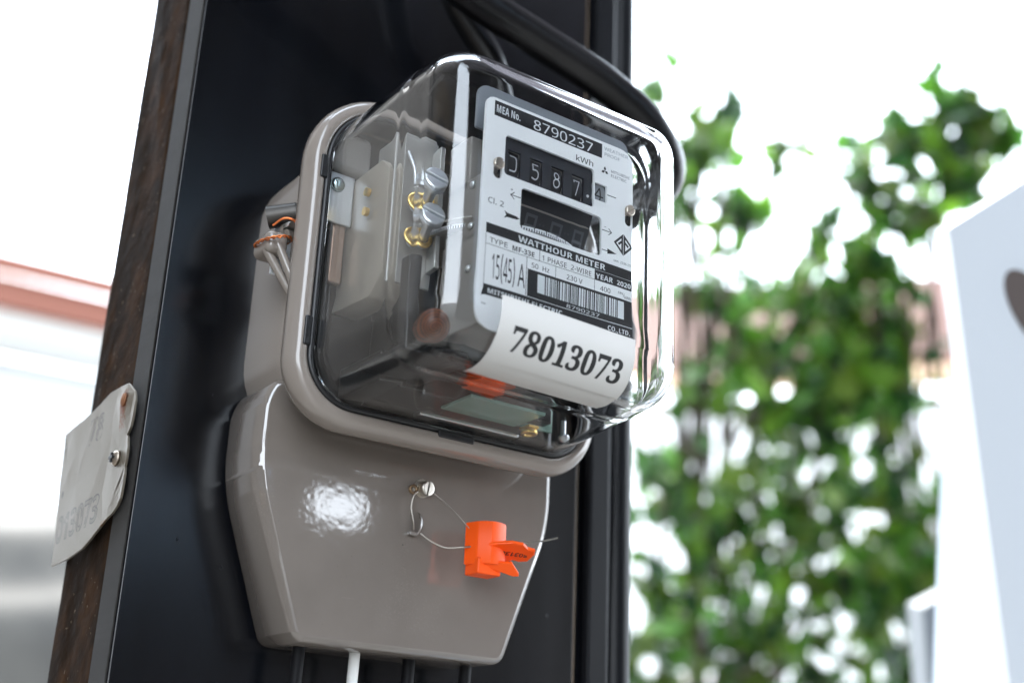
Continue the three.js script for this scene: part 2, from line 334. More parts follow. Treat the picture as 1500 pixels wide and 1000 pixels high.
  text('50  Hz', 27, 74.7, 3.1, 10); text('230 V', 46.3, 74.8, 3.1, 9); text('400', 65.4, 74.9, 3.1, 6); text('rev', 75.6, 73.8, 2.2, 3); text('/', 78.6, 74.6, 2.6); text('kWh', 79.4, 75.3, 2.2, 4.2);
  text('15', 6.3, 85.3, 15.5, 4.5); text('(', 11.0, 84.2, 15.5, 1.5); text('45', 12.5, 85.3, 15.5, 4.7); text(')', 17.3, 84.2, 15.5, 1.5); text('A', 20.2, 85.6, 15, 3.8);
  rect(25.3, 76, 59.2, 12.5);
  { let p = 30.7; rect(p, 77, 4, 8.5, W); p += 4.6; let k = 0;
    while (p < 75) { const w = [0.35, 0.7, 0.35, 1.05, 0.45][Math.floor(rnd() * 5)], q = [0.45, 0.4, 0.8, 0.45][Math.floor(rnd() * 4)]; rect(p, 77, w, 8.5, W); p += w + q; k++; }
    rect(75.6, 77, 3.6, 8.5, W); }
  text('8790237', 46.6, 88.0, 2.2, 19, W);
  rect(2.9, 88.7, 81.6, 4.9); text('MITSUBISHI ELECTRIC', 4.8, 92.5, 3.0, 40, W, 'sans-serif', 'bold'); text('CO.,LTD.', 70, 92.5, 3.0, 13, W, 'sans-serif', 'bold'); line([[2.9, 88.7], [84.5, 88.7]], 0.2, W);
  line([[2.7, 97.2], [5, 97.2]], 0.3);
  const t = new THREE.CanvasTexture(c); t.colorSpace = THREE.SRGBColorSpace; t.anisotropy = 8; return t;
}
{
  const s = roundPoly([[...mm(0, PH)], [...mm(PW, PH)], [...mm(PW, 0)], [...mm(0, 0)]], [9, 9, 9, 5].map(v => v / 1000));
  const hole = (x0, x1, y0, y1, r) => { const [a, b] = mm(x0, y1), [c, d] = mm(x1, y0); s.holes.push(rectHole(a, c, b, d, r / 1000)); };
  hole(10.6, 60.9, 16.2, 35.5, 2.2); hole(61.4, 68.3, 22.4, 31.1, 0.3); hole(20.2, 65.6, 38.8, 58.4, 2.4);
  const keyhole = (x, y0, y1, r) => { const [cx, cy] = mm(x, y0), [, dy] = mm(x, y1), h = new THREE.Path(); h.absarc(cx, cy, r, 0, Math.PI, false); h.absarc(cx, dy, r, Math.PI, 2 * Math.PI, false); h.closePath(); s.holes.push(h); };
  keyhole(7.2, 33.2, 36.6, 0.0022); keyhole(81.6, 32.4, 36.2, 0.0022);
  const g = extrude(s, 0.0012, 0, -0.0012, 1, 10), p = g.attributes.position, uv = g.attributes.uv;
  for (let i = 0; i < p.count; i++) uv.setXY(i, (p.getX(i) + 0.042) * 1000 / PW, 1 - (0.0837 - p.getY(i)) * 1000 / PH);
  const dial = part('dial_plate', g, std([1, 1, 1], 0.45, { map: dialTexture() }), meter, 'white printed dial plate');
  for (const [x, y] of [[7.0, 31.9], [81.5, 30.8]]) {
    const [a, b] = mm(x, y);
    const sc = part('screw', merge([slottedHead(0.0026, 0.0016, [a, b, 0.0003], [0.05, -0.1, 1], 0.0006, 0.7), cyl(0.0013, 0.0013, 0.006, [a, b, -0.006], [0, 0, 1], 12)]), std([0.6, 0.53, 0.46], 0.3, { metalness: 1 }), dial);
  }
  // counter: dark face with digit drums turning behind their own windows
  const face = roundPoly([mm(9.8, 36.3), mm(61.3, 36.3), mm(61.3, 15.6), mm(9.8, 15.6)].map(q => q), 0.001);
  const win = [14.6, 26.6, 38.6, 50.4];
  for (const w of win) { const [a, b] = mm(w - 0.9, 33.4), [c, d] = mm(w + 6.1, 21.4); face.holes.push(rectHole(a, c, b, d, 0.0003)); }
  const counter = part('counter', extrude(face, 0.0012, 0, -0.0034), std([0.030, 0.033, 0.042], 0.38), meter, 'black kilowatt hour counter');
  const digit = (ch, bg, fg) => {
    const c = document.createElement('canvas'); c.width = 128; c.height = 192; const x = c.getContext('2d');
    x.fillStyle = bg; x.fillRect(0, 0, 128, 192); x.strokeStyle = fg; x.lineWidth = 11; x.lineJoin = x.lineCap = 'round'; x.beginPath();
    const P = { '0': [[38, 40, 64, 40], [64, 40, 92, 40, 96, 60], [96, 60, 96, 132], [96, 132, 92, 152, 64, 152], [64, 152, 38, 152]], '5': 0 };
    if (ch === '0') { x.moveTo(34, 40); x.lineTo(74, 40); x.quadraticCurveTo(96, 40, 96, 62); x.lineTo(96, 130); x.quadraticCurveTo(96, 152, 74, 152); x.lineTo(34, 152); }
    if (ch === '5') { x.moveTo(96, 40); x.lineTo(40, 40); x.lineTo(38, 86); x.lineTo(70, 84); x.quadraticCurveTo(98, 86, 98, 118); x.quadraticCurveTo(96, 152, 66, 152); x.lineTo(36, 146); }
    if (ch === '8') { x.ellipse(66, 66, 25, 26, 0, 0, 7); x.moveTo(98, 122); x.ellipse(66, 122, 32, 30, 0, 0, 7); }
    if (ch === '7') { x.moveTo(34, 54); x.lineTo(34, 40); x.lineTo(98, 40); x.quadraticCurveTo(66, 96, 58, 152); }
    if (ch === '4') { x.moveTo(80, 152); x.lineTo(80, 40); x.lineTo(32, 118); x.lineTo(104, 118); }
    x.stroke(); const t = new THREE.CanvasTexture(c); t.colorSpace = THREE.SRGBColorSpace; return t;
  };
  const drum = (ch, x0, w, yc, bg, fg, parent, h = 12.5) => {
    const R = 0.0115, a = h / 1000 / R, g = new THREE.CylinderGeometry(R, R, w / 1000, 24, 1, true, -a / 2, a);
    g.rotateZ(Math.PI / 2); const uv = g.attributes.uv; // cylinder turned on its side: u runs round it, v along it
    for (let i = 0; i < uv.count; i++) { const u = uv.getX(i), v = uv.getY(i); uv.setXY(i, 1 - v, u); }
    const p = g.attributes.position; for (let i = 0; i < p.count; i++) { const y = p.getY(i), z = p.getZ(i); p.setY(i, y); p.setZ(i, z); }
    g.computeVertexNormals(); const [cx, cy] = mm(x0 + w / 2, yc); g.translate(cx, cy, (h > 12 ? -0.0027 : -0.0016) - R);
    return part('digit_drum', g, std([1, 1, 1], 0.45, { map: digit(ch, bg, fg), side: THREE.DoubleSide }), parent);
  };
  ['0', '5', '8', '7'].forEach((ch, i) => drum(ch, win[i] - 0.6, 6.4, 27.1, '#17181d', '#c9ccd0', counter));
  drum('4', 60.9, 7.8, 26.8, '#8d9096', '#111216', counter, 11);
  { const [a, b] = mm(59, 29.8); part('decimal_point', cyl(0.0007, 0.0007, 0.0003, [a, b, -0.0022], [0, 0, 1], 12), M.whitePaper, counter); }
  // rotor disc seen edge on through the lower window, with ticks round its edge
  const ticks = (() => { const c = document.createElement('canvas'); c.width = 2048; c.height = 32; const x = c.getContext('2d'); x.fillStyle = '#d9dcdf'; x.fillRect(0, 0, 2048, 32); x.fillStyle = '#1c1d22'; for (let i = 0; i < 200; i++) x.fillRect(i * 10.24, (i % 5 ? 12 : 0), 4, 32); const t = new THREE.CanvasTexture(c); t.colorSpace = THREE.SRGBColorSpace; return t; })();
  const disc = new THREE.CylinderGeometry(0.0395, 0.0395, 0.0020, 128, 1, true); disc.translate(-0.006, 0.0284, -0.0418);
  const rotor = part('rotor_disc', disc, std([1, 1, 1], 0.4, { map: ticks }), meter);
  part('disc_face', new THREE.CircleGeometry(0.0394, 64).rotateX(Math.PI / 2).translate(-0.006, 0.02739, -0.0418), M.aluminium, rotor);
  // printed scale on the dark frame behind the lower window
  const scale = (() => { const c = document.createElement('canvas'); c.width = 512; c.height = 256; const x = c.getContext('2d'); x.fillStyle = '#2a2d34'; x.fillRect(0, 0, 512, 256); x.globalAlpha = 0.4; x.strokeStyle = '#8a9099'; x.lineWidth = 12;
    for (const X of [60, 190, 320, 440]) { x.strokeRect(X, 120, 46, 40); x.strokeRect(X, 164, 46, 40); x.fillStyle = '#4d5159'; for (let k = 0; k < 4; k++) x.fillRect(X + 66 + 18 * (k % 2), 138 + 34 * (k >> 1), 9, 9); }
    const t = new THREE.CanvasTexture(c); t.colorSpace = THREE.SRGBColorSpace; return t; })();
  const sp = new THREE.PlaneGeometry(0.056, 0.030); sp.rotateX(0.35); sp.translate(0.002, 0.043, -0.018);
  part('scale_panel', sp, std([1, 1, 1], 0.35, { map: scale, side: THREE.DoubleSide }), meter);
}
{ // works behind the dial
  part('base_liner', extrude(roundPoly([[-0.077, -0.044], [0.077, -0.044], [0.077, 0.104], [-0.077, 0.104]], 0.022), 0.002, 0, -0.1), M.innerBlack, meter);
  part('inner_wall', rbox(-0.070, -0.046, 0.076, 0.098, -0.0979, -0.090, 0.004, 3), M.innerGrey, meter);
  part('register_frame', merge([rbox(-0.0375, 0.030, 0.046, 0.072, -0.034, -0.0165, 0.001), rbox(-0.0375, 0.036, -0.021, 0.0225, -0.036, -0.005, 0.001), rbox(-0.0375, -0.030, 0.02, 0.05, -0.034, -0.004, 0.001)]), M.innerGrey, meter, 'black register frame behind the dial');
  part('dial_carrier', extrude(roundPoly([[-0.0425, 0.07], [0.044, 0.07], [0.044, 0.0925], [-0.0425, 0.0925]], [0.001, 0.004, 0.006, 0.006]), 0.0015, 0.0003, -0.0075), std([0.22, 0.24, 0.27], 0.35), meter);
  part('magnet_core', merge([rbox(-0.036, 0.034, -0.012, 0.018, -0.098, -0.042, 0.002), rbox(-0.034, 0.030, 0.040, 0.070, -0.098, -0.050, 0.002), rbox(-0.05, 0.045, -0.034, -0.02, -0.098, -0.06, 0.001)]), std([0.05, 0.048, 0.046], 0.28, { metalness: 0.6 }), meter);
  // beige coil housing at the left, cut off at its corners
  const hs = roundPoly([[-0.095, 0.012], [-0.098, 0.005], [-0.062, 0.003], [-0.052, 0.012], [-0.052, 0.064], [-0.060, 0.071], [-0.088, 0.070], [-0.095, 0.06]], 0.0015);
  const hg = extrude(hs, 0.014, 0.0008, 0); hg.rotateY(-Math.PI / 2); // (x, y) -> (z, y)
  { const p = hg.attributes.position; for (let i = 0; i < p.count; i++) { const z = p.getZ(i), x = p.getX(i); p.setX(i, -0.043 + x); } }
  hg.computeVertexNormals();
  const coil = part('coil_housing', creased(hg, 0.5), M.beige, meter, 'beige coil housing behind the glass');
  for (const y of [0.046, 0.056]) part('terminal_stud', cyl(0.0021, 0.0021, 0.002, [-0.0585, y, -0.067], [-1, 0, 0], 16), M.brass, coil);
  part('upper_shield', rbox(-0.052, -0.036, 0.066, 0.084, -0.074, -0.05, 0.002), std([0.34, 0.33, 0.31], 0.4), meter);
  part('link_plate', merge([rbox(-0.0555, -0.039, 0.005, 0.078, -0.0455, -0.0440, 0.0006), rbox(-0.0430, -0.0400, 0.012, 0.072, -0.0439, -0.034, 0.0006)]), M.innerSteel, meter);
  // zinc bracket with its screw
  const br = part('bracket', merge([rbox(-0.0745, -0.057, 0.045, 0.071, -0.0865, -0.085, 0.0007), rbox(-0.0585, -0.057, 0.045, 0.071, -0.0985, -0.085, 0.0007)]), M.zinc, meter, 'bright zinc bracket');
  part('screw', merge([lathe([[0, 0.0028], [0.0018, 0.0026], [0.0034, 0.0016], [0.0038, 0], [0, 0]], [-0.0663, 0.0645, -0.085], [0, 0, 1], 20), rbox(-0.0671, -0.0655, 0.0625, 0.0665, -0.0829, -0.0820, 0.0003)]), std([0.5, 0.62, 0.62], 0.25, { metalness: 1 }), br);
  part('copper_bar', merge([rbox(-0.0655, -0.0585, 0.016, 0.050, -0.0905, -0.087, 0.001), rbox(-0.0655, -0.0585, 0.0468, 0.050, -0.098, -0.087, 0.001)]), std([0.42, 0.29, 0.22], 0.4, { metalness: 0.8 }), meter);
  // the two big slotted terminal screws, standing out of yellow washers
  for (const [x, y] of [[-0.0470, 0.0427], [-0.0476, 0.0253]]) {
    const ax = [-0.19, 0.33, 1];
    const ts = part('terminal_screw', merge([threaded(0.0031, 0.019, [x, y, -0.043], ax, 0.0011), slottedHead(0.0062, 0.0042, [x - 0.0030, y + 0.0053, -0.0268], ax, 0.0014, -0.35)]), M.zinc, meter, 'big slotted zinc screw');
    part('washer', lathe([[0.0034, 0], [0.0056, 0], [0.0056, 0.0012], [0.0034, 0.0012], [0.0034, 0]], [x - 0.0006, y + 0.0011, -0.0396], ax, 24), M.brass, ts);
  }
  part('lead_wire', tube([[-0.052, 0.029, -0.034], [-0.046, 0.029, -0.022], [-0.038, 0.030, -0.012]], 0.0006, 20, 6), M.dullSteel, meter);
  part('braid', tube([[-0.052, 0.05, -0.036], [-0.0525, 0.058, -0.037], [-0.054, 0.068, -0.041]], 0.0009, 20, 6), M.zinc, meter);
  // rusty core end low at the left front, brass lug and bolts low in the cavity
  part('core_end', lathe([[0, 0.0050], [0.0010, 0.0044], [0.0018, 0.0049], [0.0028, 0.0040], [0.0036, 0.0044], [0.0045, 0.0030], [0.0053, 0.0032], [0.0062, 0.0014], [0.0070, 0.0012], [0.0076, 0], [0, 0]], [-0.0530, -0.0235, -0.014], [-0.25, -0.45, 0.85], 28),
    std([1, 1, 1], 0.45, { map: tex(128, (u, v) => { const w = 0.5 + 0.5 * Math.sin(u * 6.28 * 2 + v * 46 + 6 * fbm(u, v, 4, 3, 6)); return [0.22 + 0.26 * w, 0.11 + 0.12 * w, 0.05 + 0.03 * w]; }, true) }), meter, 'rusty brown core end');
  part('foot_frame', merge([rbox(-0.060, -0.030, -0.032, -0.029, -0.06, -0.022, 0.001), rbox(-0.06, -0.056, -0.03, 0.01, -0.03, -0.022, 0.001)]), M.innerBlack, meter);
  part('brass_lug', merge([rbox(0.0300, 0.0360, -0.0385, -0.0370, -0.066, -0.058, 0.0005), lathe([[0.0022, 0], [0.0040, 0], [0.0040, 0.002], [0.0022, 0.002], [0.0022, 0]], [0.033, -0.039, -0.062], [0, -1, 0.1], 20), cyl(0.0016, 0.0016, 0.003, [0.033, -0.0375, -0.062], [0, -1, 0], 12)]), M.brass, meter, 'small brass lug');
  for (const [x, y, z] of [[0.057, -0.0385, -0.0665], [0.0645, -0.0385, -0.088]]) part('bolt', merge([lathe([[0, 0.003], [0.0016, 0.0026], [0.003, 0.001], [0.003, 0], [0, 0]], [x, y + 0.002, z], [0, -1, 0.3], 16), cyl(0.0014, 0.0014, 0.01, [x, y, z], [0, 1, 0], 10)]), M.steel, meter);
  part('insulating_plate', merge([rbox(-0.012, 0.030, -0.0362, -0.0345, -0.070, -0.045, 0.0005), rbox(0.030, 0.050, -0.036, -0.020, -0.068, -0.066, 0.0005)]), phy([0.32, 0.5, 0.42], 0.15), meter, 'pale green insulating plate');
  part('polished_bar', rbox(-0.022, 0.034, -0.0405, -0.0385, -0.078, -0.071, 0.0008), M.steel, meter);
  for (let k = 0; k < 3; k++) part('rivet', lathe([[0, 0.0012], [0.0012, 0.0010], [0.0018, 0], [0, 0]], [-0.0376, 0.006 + k * 0.02, -0.013], [-1, 0, 0], 12), M.zinc, meter);
  part('temper_magnet', rbox(-0.022, -0.004, -0.036, -0.0345, -0.038, -0.022, 0.0006), std([0.5, 0.09, 0.03], 0.4), meter, 'red lacquered magnet');
}
{ // paper label pasted over the curved lower front of the cover
  const arc = [], y0 = -0.0398, e = 0.0004, R = DOME.r + e, cy = y0 + DOME.r, cz = DOME.zs;
  const L1 = 0.0185 - 0.0137 + (-0.0188 - cy) * 0; // straight stretch above the bend
  const len = 0.0435, at = s => { const straight = 0.0052; if (s < straight) return [cy + (straight - s), cz + R]; const a = (s - straight) / R; if (a < Math.PI / 2) return [cy - R * Math.sin(a), cz + R * Math.cos(a)]; const q = s - straight - R * Math.PI / 2; return [cy - R + q * 0.08, cz - q]; };
  const nu = 24, nv = 40, pos = [], uv = [], idx = [];
  for (let j = 0; j <= nv; j++) for (let i = 0; i <= nu; i++) {
    const s = j / nv * len, [y, z] = at(s), x = -0.0378 + i / nu * 0.0715; pos.push(x, y - i / nu * 0.0020 * (s < 0.03 ? 1 : 0.5), z); uv.push(i / nu, 1 - j / nv);
  }
  for (let j = 0; j < nv; j++) for (let i = 0; i < nu; i++) { const a = j * (nu + 1) + i, b = a + 1, c = a + nu + 1, d = c + 1; idx.push(a, c, b, b, c, d); }
  const g = new THREE.BufferGeometry(); g.setAttribute('position', new THREE.Float32BufferAttribute(pos, 3)); g.setAttribute('uv', new THREE.Float32BufferAttribute(uv, 2)); g.setIndex(idx); g.computeVertexNormals();
  const c = document.createElement('canvas'); c.width = 1430; c.height = 870; const x = c.getContext('2d'); x.fillStyle = '#eceae6'; x.fillRect(0, 0, 1430, 870);
  x.fillStyle = '#0b0b0d'; x.font = 'bold 300px serif'; x.save(); x.translate(145, 440); const w = x.measureText('78013073').width; x.scale(1190 / w, 1); x.fillText('78013073', 0, 0); x.lineWidth = 7; x.strokeStyle = '#0b0b0d'; x.strokeText('78013073', 0, 0); x.restore();
  const t = new THREE.CanvasTexture(c); t.colorSpace = THREE.SRGBColorSpace;
  part('paper_label', g, std([0.66, 0.66, 0.66], 0.55, { map: t, side: THREE.DoubleSide }), meter.getObjectByName('glass_cover'), 'white paper label with eight bold black digits');
}
{ // terminal cover
  const sh = roundPoly([[-0.0545, -0.144], [0.0575, -0.144], [0.0843, -0.072], [0.0843, -0.040], [0.079, -0.0265], [-0.076, -0.0265], [-0.0813, -0.038], [-0.0813, -0.072]], [0.006, 0.006, 0.02, 0.012, 0.006, 0.007, 0.009, 0.02]);
  const tg = creased(extrude(sh, 0.0395, 0.0032, -0.1495, 6, 22), 0.9);
  { const p = tg.attributes.position, q = tg.attributes.uv; for (let i = 0; i < p.count; i++) q.setXY(i, p.getX(i) + 0.71 * p.getZ(i), p.getY(i) + 0.33 * p.getZ(i)); }
  const tc = part('terminal_cover', tg, M.enamel, meter, 'smooth grey enamelled terminal cover');
  const bolt = part('cover_screw', merge([slottedHead(0.0037, 0.0055, [0.0056, -0.0656, -0.1105], [0.12, -0.05, 1], 0.0008, 1.45), cyl(0.0046, 0.0046, 0.0012, [0.0050, -0.0656, -0.1105], [0, 0, 1], 24)]), std([0.56, 0.52, 0.46], 0.35, { metalness: 1 }), tc);
  part('eyelet', lathe([[0.0012, 0], [0.0024, 0], [0.0024, 0.0015], [0.0012, 0.0015], [0.0012, 0]], [0.0, -0.0668, -0.1102], [0, 0, 1], 16), std([0.3, 0.21, 0.13], 0.5, { metalness: 1 }), bolt);
  // raised hooded lug with the hole for the sealing wire
  const lug = new THREE.SphereGeometry(0.0052, 24, 16, Math.PI * 0.62, Math.PI * 1.3); lug.scale(0.9, 1.25, 0.85); lug.rotateZ(-0.15); lug.translate(0.0020, -0.0835, -0.1105);
  part('seal_lug', merge([lug, rbox(-0.0018, 0.0028, -0.0895, -0.0875, -0.1105, -0.1066, 0.0008)]), Object.assign(M.enamel.clone(), { side: THREE.DoubleSide }), tc);
}
{ // side lug of the base with its sealing screws, at the left of the rim
  const lugZ = -0.1;
  const arm = (a, b, w = 0.0022) => tube([a, [(a[0] + b[0]) / 2, (a[1] + b[1]) / 2, (a[2] + b[2]) / 2], b], w, 8, 10);
  const lug = part('seal_bracket', merge([arm([-0.0935, 0.029, lugZ], [-0.0795, 0.0095, lugZ + 0.002]), arm([-0.0905, 0.033, lugZ + 0.004], [-0.0800, 0.0125, lugZ + 0.006]), rbox(-0.0955, -0.0845, 0.0265, 0.0375, -0.112, -0.094, 0.0035, 4)]), M.greyPaint, meter, 'grey forked sealing lug');
  part('seal_screw', slottedHead(0.0046, 0.0052, [-0.0852, 0.0385, -0.0975], [0.35, 0.1, 1], 0.001, 0.15), M.dullSteel, lug);
  part('bolt', merge([cyl(0.0055, 0.0052, 0.014, [-0.0925, 0.0465, -0.104], [0.75, 0.2, 0.55], 20), lathe([[0, 0.0022], [0.004, 0.0018], [0.0052, 0], [0, 0]], [-0.082, 0.0493, -0.0963], [0.75, 0.2, 0.55], 20)]), std([0.06, 0.055, 0.05], 0.4, { metalness: 0.7 }), lug);
  part('shim_plate', rbox(-0.0865, -0.0772, 0.0215, 0.0475, -0.1095, -0.1085, 0.0003), std([0.85, 0.88, 0.92], 0.35), lug);
}

// ---------------------------------------------------------------- seals and wires on the meter
{
  const wire = std([0.36, 0.33, 0.29], 0.4, { metalness: 1 });
  const tag = thing('security_seal', 'bright orange plastic seal wired to the grey terminal cover', 'seal', [0.029, -0.105, -0.1]);
  // D-shaped barrel
  const bs = new THREE.Shape(); bs.absarc(0, 0, 0.0098, Math.PI * 1.0, Math.PI * 2.0, false); bs.lineTo(0.0098, 0.0065); bs.lineTo(-0.0098, 0.0065); bs.closePath();
  const bg = extrude(bs, 0.0205, 0.0008, 0, 2, 12); bg.rotateX(-Math.PI / 2); // now axis +y
  { const p = bg.attributes.position; for (let i = 0; i < p.count; i++) p.setZ(i, p.getZ(i)); }
  bg.rotateX(Math.PI); bg.rotateX(Math.PI); bg.rotateY(0.25); bg.scale(0.92, 1, 0.92); bg.translate(0.0335, -0.1015, -0.0935); bg.computeVertexNormals();
  const barrel = part('barrel', creased(bg, 0.7), M.orange, tag);
  part('lower_block', rbox(0.0250, 0.0385, -0.1062, -0.0985, -0.099, -0.0875, 0.001), M.orange, tag);
  const E = (px, py, z) => [px, py, z];
  // upper flag, carrying the number, and the short lower wing
  part('flag', slab([[0.0281, -0.0960, -0.0944], [0.0292, -0.0928, -0.0851], [0.0321, -0.0921, -0.0822], [0.0377, -0.0914, -0.0781], [0.0432, -0.0918, -0.0768], [0.047, -0.0931, -0.0784], [0.051, -0.0935, -0.0778], [0.0525, -0.0947, -0.0803], [0.0528, -0.0971, -0.0864], [0.0495, -0.0976, -0.0889], [0.046, -0.0971, -0.0892], [0.0447, -0.0981, -0.0923], [0.0363, -0.0973, -0.0938]], 0.0018, [-0.15, -0.92, 0.36]), M.orange, tag, 'orange flag printed with black digits');
  part('wing', slab([[0.0280, -0.1005, -0.0870], [0.0378, -0.1002, -0.0827], [0.0402, -0.1001, -0.0815], [0.0456, -0.1044, -0.083], [0.0461, -0.1057, -0.0838], [0.0435, -0.1059, -0.0851], [0.036, -0.1041, -0.0868], [0.0310, -0.1033, -0.0885]], 0.0016, [-0.3, -0.6, 0.7]), M.orange, tag);
  const pc = document.createElement('canvas'); pc.width = 512; pc.height = 128; { const x = pc.getContext('2d'); x.fillStyle = '#000'; x.fillRect(0, 0, 512, 128); x.fillStyle = '#fff'; x.font = 'bold 118px sans-serif'; x.fillText('80313068', 6, 106, 500); }
  const pt = new THREE.CanvasTexture(pc), pn = V(-0.15, -0.92, 0.36).normalize(), pa = V(0.0506, -0.0953, -0.0826), pb = V(0.032, -0.0947, -0.089), pu = pb.clone().sub(pa).normalize(), pv = pn.clone().cross(pu).normalize();
  const pg = new THREE.PlaneGeometry(0.0185, 0.0046); pg.applyMatrix4(new THREE.Matrix4().makeBasis(pu, pv, pn).setPosition(pa.clone().lerp(pb, 0.48).addScaledVector(pn, 0.00015)));
  part('printed_digits', pg, std([0.03, 0.012, 0.008], 0.5, { alphaMap: pt, transparent: true, side: THREE.DoubleSide }), tag);
  part('sealing_wire', merge([
    tube([[0.0010, -0.0680, -0.1065], [-0.0015, -0.0705, -0.1062], [-0.0026, -0.0765, -0.1060], [-0.0008, -0.0835, -0.1060], [0.0005, -0.0868, -0.1075]], 0.00042, 40, 6),
    tube([[0.0038, -0.0880, -0.1065], [0.0080, -0.0915, -0.1035], [0.0140, -0.0942, -0.1000], [0.0205, -0.0938, -0.0950], [0.0262, -0.0928, -0.0930]], 0.00042, 40, 6)]), wire, tag);
  part('thin_wire', merge([tube([[0.0090, -0.0665, -0.1075], [0.0140, -0.0710, -0.1040], [0.0190, -0.0775, -0.0990], [0.0245, -0.0850, -0.0945]], 0.00022, 30, 5)]), wire, tag);
  part('wire_tail', tube([[0.040, -0.0890, -0.0905], [0.054, -0.0875, -0.0885], [0.062, -0.0857, -0.0872], [0.0705, -0.0830, -0.0860]], 0.0004, 24, 6), wire, tag);

  const cw = thing('seal_wire', 'twisted orange copper wire wound round the left sealing lug', 'wire', [-0.089, 0.034, -0.095]);
  const tw = []; for (let k = 0; k <= 60; k++) { const q = k / 60, a = q * Math.PI * 2; tw.push([-0.0898 + 0.0072 * Math.cos(a), 0.0335 + 0.0022 * Math.cos(a + 0.4), -0.101 + 0.0115 * Math.sin(a)]); }
  const helix = (ph, r) => { const c = curve(tw), p = []; for (let k = 0; k <= 240; k++) { const q = k / 240, o = c.getPoint(q); const a = q * 60 + ph; p.push([o.x + r * Math.cos(a), o.y + r * Math.sin(a), o.z]); } return tube(p, 0.00042, 240, 5); };
  part('strand', helix(0, 0.0005), std([0.75, 0.22, 0.07], 0.4, { metalness: 0.8 }), cw); part('strand', helix(Math.PI, 0.0005), std([0.5, 0.15, 0.05], 0.4, { metalness: 0.8 }), cw);
  part('loose_end', tube([[-0.093, 0.0395, -0.096], [-0.090, 0.0425, -0.092], [-0.0865, 0.0425, -0.090], [-0.0835, 0.0412, -0.0905]], 0.0006, 30, 6), std([0.75, 0.2, 0.06], 0.4, { metalness: 0.7 }), cw);
}
{ // service cables
  const c1 = thing('service_cable', 'thick black cable arching over the top of the meter', 'cable', [0.1, 0.15, -0.1]);
  part('sheath', tube([[-0.30, 0.20, -0.135], [-0.16, 0.243, -0.115], [-0.055, 0.2225, -0.095], [0.0155, 0.2010, -0.0875], [0.0560, 0.1935, -0.0870], [0.0960, 0.1855, -0.0870], [0.1310, 0.1690, -0.0860], [0.1495, 0.1490, -0.0910], [0.1465, 0.1320, -0.1050], [0.1270, 0.1180, -0.1230], [0.1000, 0.0950, -0.1350], [0.0700, 0.0300, -0.1380], [0.0400, 0.0000, -0.1380]], 0.0104, 160, 20), M.rubber, c1);
  const c2 = thing('feeder_cable', 'thinner black cable dropping behind the clear cover', 'cable', [0.03, 0.2, -0.13]);
  part('sheath', tube([[-0.03, 0.36, -0.135], [-0.004, 0.27, -0.125], [0.0137, 0.2220, -0.12], [0.0257, 0.2085, -0.12], [0.0390, 0.1930, -0.12], [0.0480, 0.1700, -0.123], [0.0500, 0.1400, -0.130], [0.0500, 0.09, -0.138]], 0.0082, 80, 18), M.rubber, c2);
  const clip = thing('cable_clip', 'small white clip at the cable above the cover', 'clip', [0.11, 0.18, -0.1]);
  part('saddle', slab([[0.1015, 0.1855, -0.1], [0.1150, 0.1885, -0.1], [0.1245, 0.1830, -0.1], [0.1250, 0.172, -0.1], [0.1030, 0.172, -0.1]], 0.006, [0, 0, 1]), std([0.75, 0.76, 0.78], 0.5), clip);
  part('nail', cyl(0.0012, 0.0012, 0.05, [0.112, 0.178, -0.15], [0, 0, 1], 10), M.steel, clip);
  const dark = phy([0.004, 0.004, 0.005], 0.6, { specularIntensity: 0.35 }), white = std([0.7, 0.7, 0.68], 0.5);
  [[-0.0430, 0.0030, dark, 'leftmost black wire hanging below the terminal cover'], [-0.0140, 0.0026, white, 'white wire hanging below the grey terminal cover'], [0.0158, 0.0030, dark, 'black wire just right of the white one below the cover'], [0.0485, 0.0030, dark, 'rightmost black wire hanging below the terminal cover']].forEach(([x, r, m, l]) => {
    const w = thing('meter_tail', l, 'wire', [x, -0.15, -0.13], 'wires below the terminal cover');
    part('insulation', tube([[x + 0.001, -0.13, -0.13], [x, -0.17, -0.13], [x - 0.002, -0.3, -0.131], [x, -0.9, -0.135]], r, 40, 14), m, w);
  });
}
